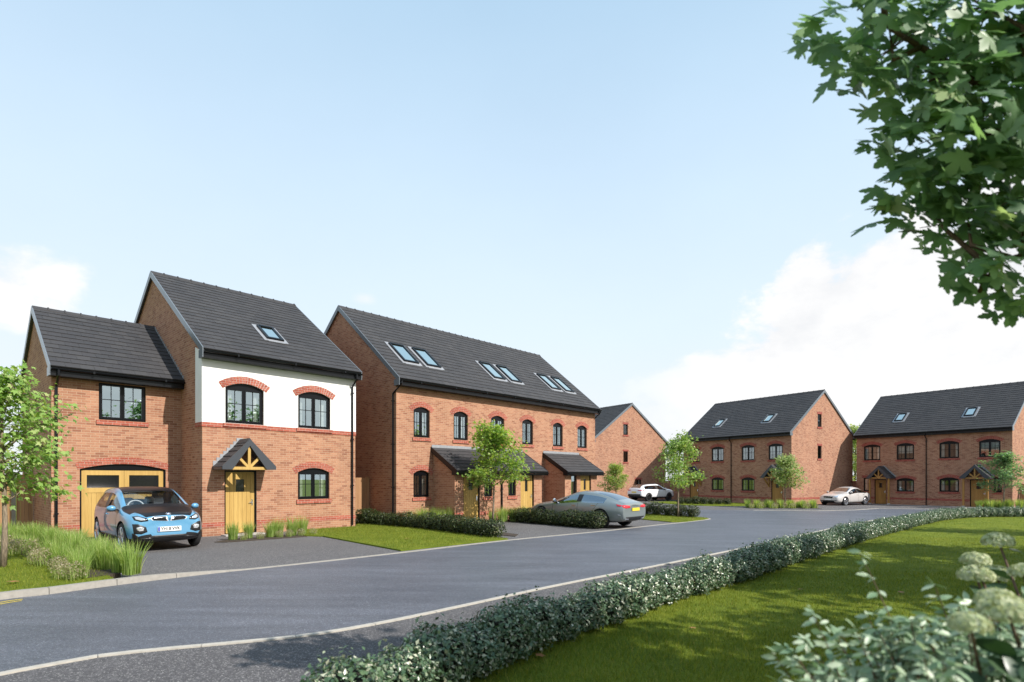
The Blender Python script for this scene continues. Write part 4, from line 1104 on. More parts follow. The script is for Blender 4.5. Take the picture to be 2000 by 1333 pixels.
# ------------------------------------------------------------------ big maple whose branches hang into the picture at the upper right
def big_maple():
    r = np.random.default_rng(77); tx, ty = 5.4, 2.3; g0 = gz(tx, ty)
    o = empty('mature_maple', (tx, ty, g0)); tag(o, 'mature maple with dark green lobed leaves hanging into the upper right corner', 'tree')
    blobs = [((1.84,3.0,4.34), (.30,.35,.20), 55, 0), ((2.02,3.0,4.18), (.34,.35,.26), 62, 0), ((2.22,3.0,3.96), (.36,.4,.30), 100, 0), ((2.26,3.0,3.62), (.34,.35,.26), 90, 0), ((2.28,3.1,3.36), (.22,.3,.12), 32, 0), ((2.5,3.1,3.80), (.36,.5,.42), 170, 0), ((2.50,3.1,3.36), (.34,.4,.20), 84, 0),
             ((2.68,3.0,3.10), (.30,.35,.14), 60, 0), ((2.44,2.9,2.93), (.24,.25,.08), 26, 0), ((2.82,3.0,2.85), (.22,.3,.12), 34, 0), ((2.5,3.1,4.5), (.6,.5,.35), 170, 0), ((2.95,3.1,4.2), (.4,.5,.5), 170, 0), ((2.75,2.9,4.35), (.4,.4,.4), 110, 0), ((2.9,2.9,3.85), (.35,.4,.3), 90, 0), ((2.9,3.1,3.45), (.3,.4,.25), 70, 0), ((3.5,2.9,3.55), (.45,.5,.4), 150, 0), ((4.0,2.5,3.3), (.5,.5,.4), 150, 0), ((4.5,2.9,3.7), (.6,.5,.45), 170, 0),
             ((5.6,2.2,5.6), (.9,.8,.7), 380, 1), ((5.5,1.7,4.9), (1.0,1.0,.8), 420, 1), ((6.2,1.6,6.2), (1.4,1.3,.9), 560, 1), ((6.6,2.6,5.2), (1.2,1.1,.9), 480, 1), ((7.0,1.2,5.2), (1.2,1.1,.9), 420, 1)]
    w = MB(); T = lambda p: (p[0] - tx, p[1] - ty, p[2] - g0)
    w.tube([T((tx, ty, g0 - .1)), T((tx - .03, ty, 1.2)), T((tx - .1, ty + .05, 2.4)), T((tx - .1, ty + .1, 3.6)), T((tx, ty + .1, 5.0)), T((tx + .2, ty, 6.3))], [.22, .18, .16, .13, .09, .04], 12)
    limbs = []
    for (c, s, n, b) in blobs:
        if b:
            a = np.array([tx - .1, ty + .1, min(3.2, c[2] - 1.2)])
            w.tube([T(a), T(a * .45 + np.array(c) * .55 + [0, 0, .1]), T(c)], [.07, .045, .018], 7)
    main = catmull([(tx - .1, ty + .08, 2.1), (4.6, 2.5, 2.55), (3.7, 2.72, 2.98), (3.05, 2.88, 3.42), (2.62, 2.95, 3.80), (2.25, 3.0, 4.10), (1.95, 3.0, 4.28)], 5)
    low = catmull([main[11], (3.1, 2.95, 3.08), (2.75, 2.98, 3.04), (2.48, 2.95, 2.97)], 5)
    for L_, r0, r1 in ((main, .075, .006), (low, .026, .005)):
        w.tube([T(p) for p in L_], [r0 + (r1 - r0) * (i / (len(L_) - 1)) ** .8 for i in range(len(L_))], 8)
    for (c, s, n, b) in blobs:
        if b: continue
        c = np.array(c); cand = [p for p in list(main[6:]) + list(low[3:]) if p[0] > c[0] + .12] or [main[8]]
        q0 = min(cand, key=lambda p: np.linalg.norm(p - c)); mid = q0 * .5 + c * .5 + r.normal(size=3) * .06
        w.tube([T(q0), T(mid), T(c)], [.016, .011, .005], 6)
        for q in range(6):
            e = c + (r.uniform(-.5, .5, size=3)) * np.array(s); w.tube([T(mid * .4 + c * .6), T(e)], [.005, .002], 4)
    w.build('trunk', M['bark_dark'], o, True)
    P, Nn, Dd, Sz = [], [], [], []
    for (c, s, n, b) in blobs:
        if not b: n = int(n * 1.0)
        d = unit(r.normal(size=(n, 3))) * r.uniform(.25, 1.05, (n, 1)) ** .6
        p = np.array(c) + d * np.array(s)
        nn = unit(np.array([.15, -.75, .60]) + r.normal(size=(n, 3)) * .42); dd = unit(d * .6 + np.array([-.35, -.1, -.75]) + r.normal(size=(n, 3)) * .35)
        P.append(p); Nn.append(nn); Dd.append(dd); Sz.append(r.uniform(.090, .150, n) if not b else r.uniform(.13, .20, n))
    P = np.concatenate(P) - np.array([tx, ty, g0])
    link('crown', leaves('crown', P, np.concatenate(Nn), np.concatenate(Dd), np.concatenate(Sz), T_MAPLE, M['leaf_maple']), o)
big_maple()

# ------------------------------------------------------------------ ornamental grasses and fillers
def strips(name, roots, dirs, lens, width, bend, mat, seed, segs=4):
    r = np.random.default_rng(seed); n = len(roots)
    t = np.linspace(0, 1, segs + 1)
    out = unit(np.c_[dirs, np.zeros(n)]); side = np.cross(out, np.array([0, 0, 1.0]))
    yaw = r.uniform(-1, 1, (n, 1)); side = unit(side + out * yaw)
    V = np.zeros((n, segs + 1, 2, 3))
    for i, u in enumerate(t):
        c = roots + out * (bend[:, None] * lens[:, None] * u * u) + np.array([0, 0, 1.0]) * (lens[:, None] * (u - .28 * (bend[:, None]) * u * u))
        hw = width * (1 - u ** 2.2) + .0006
        V[:, i, 0] = c - side * hw; V[:, i, 1] = c + side * hw
    F = []
    for i in range(segs):
        a = i * 2; F += [(a, a + 1, a + 3), (a, a + 3, a + 2)]
    F = np.array(F)[None] + (np.arange(n) * (segs + 1) * 2)[:, None, None]
    return raw_mesh(name, V.reshape(-1, 3), F.reshape(-1, 3), mat)
def tuft_mesh(seed, n, h, rad, width):
    r = np.random.default_rng(seed); a = r.uniform(0, 6.283, n); q = rad * np.sqrt(r.uniform(0, 1, n))
    roots = np.c_[q * np.cos(a), q * np.sin(a), np.zeros(n)]; d = np.c_[np.cos(a + r.normal(size=n) * .5), np.sin(a + r.normal(size=n) * .5)]
    return strips('blades', roots, d, h * r.uniform(.55, 1.08, n), width, r.uniform(.03, .42, n), M['tuft'], seed)
def filler_mesh(seed, n, h, rad):
    r = np.random.default_rng(seed); d = unit(r.normal(size=(n, 3))); p = d * np.array([rad, rad, h * .5]) * r.uniform(.5, 1, (n, 1)) + np.array([0, 0, h * .5])
    p[:, 2] = np.maximum(.01, p[:, 2])
    return leaves('flowers', p, unit(d + r.normal(size=(n, 3)) * .6), unit(r.normal(size=(n, 3)) + [0, 0, .6]), r.uniform(.018, .04, n), T_OVAL, M['straw'])
def stem_mesh(seed, n, h, rad):
    r = np.random.default_rng(seed); a = r.uniform(0, 6.283, n); q = rad * np.sqrt(r.uniform(0, 1, n))
    roots = np.c_[q * np.cos(a), q * np.sin(a), np.zeros(n)]
    return strips('stems', roots, np.c_[np.cos(a), np.sin(a)], h * r.uniform(.6, 1, n), .0035, r.uniform(.05, .4, n), M['tuft'], seed)
TUFT = [tuft_mesh(200 + i, 210, .66, .15, .0075) for i in range(4)]
FILL = [(filler_mesh(220 + i, 420, .34, .20), stem_mesh(230 + i, 60, .30, .16)) for i in range(3)]
def tuft(x, y, label, group, s=1.0, dz=.03, i=0):
    o = empty('grass_tuft', (x, y, gz(x, y) + dz), i * 1.7); o.scale = (s, s, s); tag(o, label, 'ornamental grass', group)
    link('blades', TUFT[i % 4], o); return o
def filler(x, y, label, group, s=1.0, dz=.03, i=0):
    o = empty('flowering_perennial', (x, y, gz(x, y) + dz), i * 1.1); o.scale = (s, s, s); tag(o, label, 'flowers', group)
    link('flowers', FILL[i % 3][0], o); link('stems', FILL[i % 3][1], o); return o
rr = random.Random(4)
k = 0
for i in range(24):                                            # left bed beside the blue car
    u = i / 23
    bx, by = (-13.3 + u * 6.45, 15.1 - u * 5.30 + .35 * math.sin(u * 3.1))
    tuft(bx + rr.uniform(-.18, .18), by + rr.uniform(-.15, .15), 'tall green ornamental grass tuft in the bed beside the blue car', 'grass tufts in the left bed', rr.uniform(.84, 1.02) - .06 * u, .10, i)
    if i % 2: tuft(bx - .42 + rr.uniform(-.12, .12), by - .30 + rr.uniform(-.12, .12), 'tall green ornamental grass tuft in the bed beside the blue car', 'grass tufts in the left bed', rr.uniform(.55, .8), .10, i + 2)
    if i % 3 != 0: filler(bx - .42 + rr.uniform(-.15, .1), by - .52 + rr.uniform(-.1, .1), 'low straw-coloured flowering plant at the lawn edge of the left bed', 'pale flowers in the left bed', rr.uniform(.8, 1.15), .10, i)
P1 = lambda s, t: O1 + s * A1 - t * B1
for i, s in enumerate((.35, .85, 1.45, 1.75, 2.15, 2.55)):
    p = P1(s - .1, 1.75 - .1 * (i % 2)); tuft(p[0], p[1], 'short green grass tuft in front of the oak door of the detached house', 'grass tufts by the front door', (.82, .8, .84, .92, .96, .96)[i], .03, i)
    p = P1(s + .12, 1.95); filler(p[0], p[1], 'pale dried flowering plant between the grass tufts by the detached house door', 'pale flowers by the front door', .72, .02, i)
P2 = lambda s, t: O2 + s * A1 - t * B1
for i, (s, t) in enumerate(((.25,.7), (.6,.9), (.9,.6), (1.2,1.0), (1.45,.7), (1.7,1.2), (1.1,1.5), (1.65,.5))):
    p = P2(s, t); tuft(p[0], p[1], 'green grass tuft under the ground-floor window of the terrace', 'grass tufts under the terrace window', .95 + .1 * (i % 3), .03, i)
    if i % 3 == 0: p = P2(s + .2, t + .3); filler(p[0], p[1], 'pale flowering plant among the grasses under the terrace window', 'pale flowers under the terrace window', .9, .02, i)
for i, (s, t) in enumerate(((3.6,1.9), (3.95,2.1), (4.3,1.9), (4.65,2.15), (5.0,1.9), (5.35,2.1), (5.7,1.95))):
    p = P2(s, t); tuft(p[0], p[1], 'green grass tuft between the two oak doors of the double porch', 'grass tufts between the terrace doors', .9 + .08 * (i % 3), .03, i)
for i in range(22):                                            # island bed in the court
    x = 16.5 + 4.7 * i / 21; y = 39.1 + .5 * math.sin(i * 1.9) + rr.uniform(-.1, .1)
    tuft(x, y + .3, 'pale green grass tuft in the island bed below the sunlit side wall', 'grass tufts in the island bed', rr.uniform(.75, 1.0), .03, i)
    if i % 2 == 0: filler(x, y - .35, 'straw-coloured flowering plant along the front of the island bed', 'pale flowers in the island bed', rr.uniform(1.0, 1.3), .02, i)
for i in range(14):
    x = 32.0 + 3.3 * i / 13; y = 38.6 + .35 * math.sin(i * 2.3)
    tuft(x, y, 'grass tuft in the bed in front of the right-hand porch', 'grass tufts by the right-hand porch', rr.uniform(.9, 1.15), .03, i)

# ------------------------------------------------------------------ hydrangea and grey-leaved shrub in the foreground
def pix(px, py, Y): return np.array([(px - 1000) / 1100 * Y, Y, 1.85 + (933.5 - py) / 1100 * Y])
HYD_HEADS = [((2.33,2.70,1.55), .062), ((2.14,2.60,1.475), .055), ((2.10,2.55,1.415), .066), ((2.32,2.70,1.39), .066), ((1.30,1.6,1.44), .050), ((1.405,1.6,1.475), .066), ((1.72,2.0,1.42), .062), ((2.09,2.3,1.47), .05), ((2.05,2.05,1.40), .07)]
def hydrangea():
    r = np.random.default_rng(5); c = np.array([2.15, 2.15]); g0 = gz(*c)
    o = empty('hydrangea_bush', (c[0], c[1], g0)); tag(o, 'hydrangea with pale green flower heads in the lower right corner', 'bush')
    base = np.array([c[0], c[1], g0]); st = MB(); P, Nn, Dd, Sz = [], [], [], []
    for k in range(34):                                        # extra stems for the body of the bush
        pass
    tips = [np.array(h[0]) for h in HYD_HEADS] + [base + np.array([r.uniform(-.5, .55), r.uniform(-.5, .5), r.uniform(.75, 1.25)]) for k in range(26)]
    for i, t in enumerate(tips):
        b = base + np.array([r.uniform(-.15, .15), r.uniform(-.15, .15), 0]); m = b * .45 + t * .55 + np.array([0, 0, .12])
        st.tube([b - base, m - base, t - base], [.010, .008, .0045], 5)
        for j in range(9):
            u = .45 + .5 * j / 8; q = (b * (1 - u) ** 2 + 2 * m * u * (1 - u) + t * u * u) + r.normal(size=3) * .015
            a = j * 1.57 + r.normal() * .3; d = np.array([math.cos(a), math.sin(a), -.15 + r.normal() * .2])
            P.append(q + d * .02 - base); Dd.append(d); Nn.append(np.array([0, 0, 1.0]) + d * .25 + r.normal(size=3) * .25); Sz.append(r.uniform(.09, .15))
    st.build('stems', M['bark_dark'], o)
    link('leaves', leaves('leaves', np.array(P), np.array(Nn), np.array(Dd), np.array(Sz), T_LEAFW, M['leaf_hyd']), o)
    for h, rad in HYD_HEADS:
        n = int(560 * (rad / .075) ** 1.5); d = unit(r.normal(size=(n, 3))); d[:, 2] = np.abs(d[:, 2]) * 1.1 - .25; d = unit(d)
        p = d * np.array([rad, rad, rad * .72]) * r.uniform(.92, 1.04, (n, 1))
        me = leaves('flower_head', p, d + r.normal(size=(n, 3)) * .35, r.normal(size=(n, 3)), r.uniform(.011, .020, n) , T_FLORET, M['petal'])
        link('flower_head', me, o, tuple(np.array(h) - base + np.array([0, 0, -.01])))
hydrangea()
def grey_shrub():
    r = np.random.default_rng(12); base = np.array([1.50, 1.80, gz(1.5, 1.8)])
    o = empty('grey_leaved_shrub', tuple(base)); tag(o, 'grey-green shrub with arching leafy stems at the bottom right', 'bush')
    tips = [(1.245,2.02,1.585), (.985,1.85,1.41), (.87,1.72,1.29), (1.50,2.0,1.47), (1.10,1.8,1.36), (1.0,1.65,1.25), (1.28,1.75,1.33), (1.40,1.85,1.40)]
    tips += [(r.uniform(.92, 1.9), r.uniform(1.5, 2.05), 0) for k in range(190)]
    st = MB(); P, Nn, Dd, Sz = [], [], [], []
    for i, t in enumerate(tips):
        t = np.array(t, float)
        if t[2] == 0: t[2] = 1.16 + .24 * min(1, (t[0] - .9) / .5) + r.uniform(-.26, .06)
        b = base + np.array([r.uniform(-.2, .25), r.uniform(-.15, .2), 0]); m = b * .35 + t * .65 + np.array([.05, 0, .10])
        L = []
        for j in range(21):
            u = j / 20; L.append((b * (1 - u) ** 2 + 2 * m * u * (1 - u) + t * u * u))
        st.tube([q - base for q in L[::2]], [.006 * (1 - .08 * j) for j in range(11)], 5)
        for j in range(6, 21):
            for rep in range(4):
                q = L[j] + r.normal(size=3) * .006; ax = unit(L[j] - L[j - 1]); a = j * 2.4 + rep * 2.1; sd = unit(np.cross(ax, [math.cos(a), math.sin(a), .3]))
                d = unit(ax * .75 + sd * .85 + [0, 0, -.15]); P.append(q - base); Dd.append(d); Nn.append(np.array([-.1, -.2, .8]) + sd * .5 + r.normal(size=3) * .3); Sz.append(r.uniform(.044, .076) * (1 - .012 * j))
    st.build('stems', M['bark_dark'], o)
    link('leaves', leaves('leaves', np.array(P), np.array(Nn), np.array(Dd), np.array(Sz), T_LEAF, M['leaf_grey']), o)
grey_shrub()

# ------------------------------------------------------------------ grass blades on the lawns (uncountable)
def inside(poly, x, y):
    c = np.zeros(len(x), bool); P = [(float(p[0]), float(p[1])) for p in poly]
    for (x1, y1), (x2, y2) in zip(P, P[1:] + P[:1]):
        k = ((y1 > y) != (y2 > y)) & (x < (x2 - x1) * (y - y1) / (y2 - y1 + 1e-12) + x1); c ^= k
    return c
def grass(name, poly, bands, h, dz, seed):
    r = np.random.default_rng(seed); X, Y = [], []
    for y0, y1, x0, x1, dens in bands:
        n = int((y1 - y0) * (x1 - x0) * dens); x = r.uniform(x0, x1, n); y = r.uniform(y0, y1, n)
        k = inside(poly, x, y); X.append(x[k]); Y.append(y[k])
    x = np.concatenate(X); y = np.concatenate(Y); n = len(x)
    pos = np.c_[x, y, gz(x, y) + dz]
    dist = np.sqrt(x * x + y * y)
    d = np.c_[r.normal(size=(n, 2)) * .42, np.ones(n)]; a = r.uniform(0, 6.283, n); nn = np.c_[np.cos(a), np.sin(a), np.zeros(n)]
    tv, tf = T_BLADE
    s = h * r.uniform(.5, 1.25, n)
    V = leaves(name, pos, np.cross(unit(d), nn), d, s, (tv * np.array([1, 1.9, 1.0]), tf), M['blade'])
    return tag(link('grass', V), kind='stuff')
grass('grass', near_lawn, [(2.6, 6.5, -1, 7, 2600), (6.5, 11, 1, 11, 1300), (11, 18, 4, 18, 500), (18, 30, 10, 30, 160)], .05, .02, 1)
grass('grass', lawn_a, [(13.5, 23.5, -8, 0, 520)], .06, .035, 2)
grass('grass', lawn_b, [(24, 31, 5, 10, 300)], .06, .035, 3)
grass('grass', lawn_d, [(7, 13, -12.5, -6.5, 700)], .055, .095, 4)
grass('grass', lawn_c, [(42, 55, 10, 21, 60)], .09, .03, 5)
# fallen leaves lying on the grass
FL = leaves('fallen_leaf', np.array([[-.05, 0, .012]]), np.array([[.1, .1, 1.0]]), np.array([[1.0, 0, 0]]), [.10], T_STAR, M['deadleaf'])
for i, (x, y, s, lab, dz) in enumerate(((6.1,8.8,1.0,'curled tan leaf on the sunny patch of lawn beyond the grey shrub',.05), (.28,5.55,1.1,'reddish fallen leaf at the foot of the near hedge',.05), (2.1,6.6,.9,'brown fallen leaf on the shaded lawn near the hedge',.05), (4.6,9.0,.9,'small fallen leaf on the lawn in front of the hedge middle',.05),
        (11.4,13.8,1.2,'pale fallen leaf on the far part of the lawn',.05), (14.4,15.0,1.2,'pale fallen leaf on the lawn left of the hydrangea top',.05), (15.9,20.1,1.5,'pale fallen leaf close to the far bend of the hedge',.05), (-8.0,9.0,1.8,'orange-brown leaf on the lawn by the raised kerb',.13), (-3.1,16.6,1.5,'orange fallen leaf on the lawn before the terrace hedge',.07), (8.35,25.95,1.3,'brown fallen leaf on the small triangular lawn',.07))):
    o = link('fallen_leaf', FL, None, (x, y, gz(x, y) + dz), (.2, -.15, i * 1.3)); o.scale = (s, s, s); tag(o, lab, 'leaf', 'fallen leaves on the grass')
# ------------------------------------------------------------------ cars
def paint(name, c, metal=.0, rough=.28):
    m = simple(name, c, rough, metal=metal, coat=1.0); return m
M['blue_paint'] = paint('blue_car_paint', (.11,.31,.50), .15)
M['grey_paint'] = paint('grey_green_car_paint', (.23,.265,.265), .45, .3)
M['white_paint'] = paint('white_car_paint', (.74,.74,.77))
M['pearl_paint'] = paint('pearl_car_paint', (.62,.59,.57), .2)
M['bonnet'] = simple('black_bonnet', (.010,.011,.014), .32, spec=.35)
M['redlens'] = simple('red_lens', (.55,.015,.03), .12, coat=.6)
M['plate_w'] = simple('white_plate', (.80,.80,.78), .4)
M['plate_y'] = simple('yellow_plate', (.78,.55,.04), .4)
M['plate_blue'] = simple('plate_blue', (.02,.05,.38), .4)
M['lamp'] = simple('lamp_reflector', (.75,.77,.80), .12, metal=.7)
M['badge_blue'] = simple('badge_blue', (.05,.18,.55), .3)
M['badge_white'] = simple('badge_white', (.82,.84,.86), .3)

def ring(st):
    x, zb, w, zbelt, wr, zr, zt = st
    half = [(0, zb), (.80 * w, zb), (.97 * w, zb + .10), (w, .5 * (zb + zbelt) + .03), (.962 * w, zbelt), (min(wr + .035, .95 * w), zr - .055), (wr - .02, zr), (.52 * wr, zt - .008), (0, zt)]
    return [(x, y, z) for y, z in half] + [(x, -y, z) for y, z in half[-2:0:-1]]

def car_body(stations, matfun, mats, axles, wheel_r, track, arch=.055):
    """subdivided loft -> evaluated mesh with the wheel arches cut out; returns mesh"""
    rings = [ring(s) for s in stations]; n = len(rings[0]); V = [p for r in rings for p in r]; F = []; MI = []
    for i in range(len(rings) - 1):
        for j in range(n):
            a = i * n + j; b = i * n + (j + 1) % n
            F.append((a, b, b + n, a + n)); jj = j if j < 8 else 15 - j; MI.append(matfun(i, jj))
    for base, flip in ((0, True), ((len(rings) - 1) * n, False)):
        for j in range(8):
            a, b = j, j + 1; c, d = (n - j - 1) % n, (n - j) % n
            q = [a, b, c, d] if j > 0 else [a, b, c]
            q = list(dict.fromkeys(q))
            if j == 7: q = [a, b, c]
            q = [base + k for k in q]; F.append(tuple(q[::-1] if flip else q)); MI.append(matfun(0 if base == 0 else len(rings) - 2, -1))
    me = bpy.data.meshes.new('cage'); me.from_pydata(V, [], F)
    for m in mats: me.materials.append(m)
    me.polygons.foreach_set('material_index', MI); me.polygons.foreach_set('use_smooth', [True] * len(F)); me.update()
    bm = bmesh.new(); bm.from_mesh(me); bmesh.ops.recalc_face_normals(bm, faces=bm.faces); bm.to_mesh(me); bm.free()
    ob = bpy.data.objects.new('cage', me); COL.objects.link(ob)
    sb = ob.modifiers.new('s', 'SUBSURF'); sb.levels = 3; sb.render_levels = 3
    cut = MB(); cut.m = []
    for ax in axles:
        for s in (-1, 1):
            y0, y1 = sorted((s * (track / 2 + .30), s * (track / 2 - .17))); rr_ = wheel_r + arch; k = 40
            i = cut.pts([(ax + rr_ * math.cos(2 * math.pi * t / k), y, wheel_r + rr_ * math.sin(2 * math.pi * t / k)) for y in (y0, y1) for t in range(k)])
            for t in range(k): cut.f.append((i + t, i + (t + 1) % k, i + k + (t + 1) % k, i + k + t)); cut.m.append(4)
            cut.f.append(tuple(i + t for t in range(k))[::-1]); cut.m.append(4); cut.f.append(tuple(i + k + t for t in range(k))); cut.m.append(4)
    cm = cut.mesh('cut', mats); b2 = bmesh.new(); b2.from_mesh(cm); bmesh.ops.recalc_face_normals(b2, faces=b2.faces); b2.to_mesh(cm); b2.free()
    co = bpy.data.objects.new('cut', cm); COL.objects.link(co)
    bo = ob.modifiers.new('b', 'BOOLEAN'); bo.operation = 'DIFFERENCE'; bo.object = co; bo.solver = 'EXACT'
    dg = bpy.context.evaluated_depsgraph_get(); dg.update()
    out = bpy.data.meshes.new_from_object(ob.evaluated_get(dg), depsgraph=dg)
    for x in (ob, co): bpy.data.objects.remove(x)
    return out

def split_mesh(me, groups, smooth=True):
    """faces per list of material indices -> separate meshes keeping smooth normals"""
    out = {}
    for name, (idx, mat) in groups.items():
        bm = bmesh.new(); bm.from_mesh(me)
        bmesh.ops.delete(bm, geom=[f for f in bm.faces if f.material_index not in idx], context='FACES')
        for f in bm.faces: f.material_index = 0; f.smooth = True
        for e in bm.edges:
            if len(e.link_faces) == 2 and e.calc_face_angle(0) > R(38): e.smooth = False
        m = bpy.data.meshes.new(name); bm.to_mesh(m); bm.free()
        m.materials.clear(); m.materials.append(mat)
        if len(m.polygons): out[name] = m
    return out

def wheel_meshes(r, w, spokes, rimf, rim_mat, key):
    def mk():
        t = MB(); n = 40; prof = [(-w/2 + .012, r * rimf), (-w/2, r * (rimf + .06)), (-w/2 + .004, r * .93), (-w/2 + .03, r), (w/2 - .03, r), (w/2 - .004, r * .93), (w/2, r * (rimf + .06)), (w/2 - .012, r * rimf)]
        i = t.pts([(q * math.cos(2*math.pi*k/n), y, q * math.sin(2*math.pi*k/n)) for k in range(n) for y, q in prof]); m = len(prof)
        for k in range(n):
            for j in range(m - 1): t.f.append((i + k*m + j, i + k*m + j + 1, i + ((k+1) % n)*m + j + 1, i + ((k+1) % n)*m + j)); t.m.append(0)
        tyre = t.mesh('wheel', M['rubber'], True)
        d = MB(); rr_ = r * rimf
        i = d.pts([(q * math.cos(2*math.pi*k/n), y, q * math.sin(2*math.pi*k/n)) for k in range(n) for y, q in ((w/2 - .010, rr_ + .006), (w/2 - .002, rr_ - .006), (w/2 - .02, rr_ - .022), (0, rr_ - .03), (-w/2 + .02, rr_ - .03))])
        for k in range(n):
            for j in range(4): d.f.append((i + k*5 + j, i + k*5 + j + 1, i + ((k+1) % n)*5 + j + 1, i + ((k+1) % n)*5 + j)); d.m.append(0)
        for k in range(spokes):
            a = 2 * math.pi * k / spokes; ca, sa = math.cos(a), math.sin(a); tx, tz = -sa, ca
            h0, h1 = rr_ * .13, rr_ * (.075 if spokes > 7 else .11)
            p = lambda q, o, y: (q * ca + o * tx, y, q * sa + o * tz)
            d.hexa([p(.03, -h0, w*.30), p(rr_ - .012, -h1, w*.42), p(rr_ - .012, h1, w*.42), p(.03, h0, w*.30), p(.03, -h0*.7, w*.44), p(rr_ - .012, -h1*.7, w*.48), p(rr_ - .012, h1*.7, w*.48), p(.03, h0*.7, w*.44)])
        d.tube([(0, w*.2, 0), (0, w*.46, 0)], [.075, .06], 14)
        rim = d.mesh('rim', rim_mat, False)
        b = MB(); b.tube([(0, -w*.1, 0), (0, -w*.02, 0)], [rr_ * .97, rr_ * .97], 28); disc = b.mesh('dark_backing_disc', M['dark'])  # dark backing disc, added to blacken the gaps between the spokes
        return tyre, rim, disc
    return cached(('wheel', key), mk)

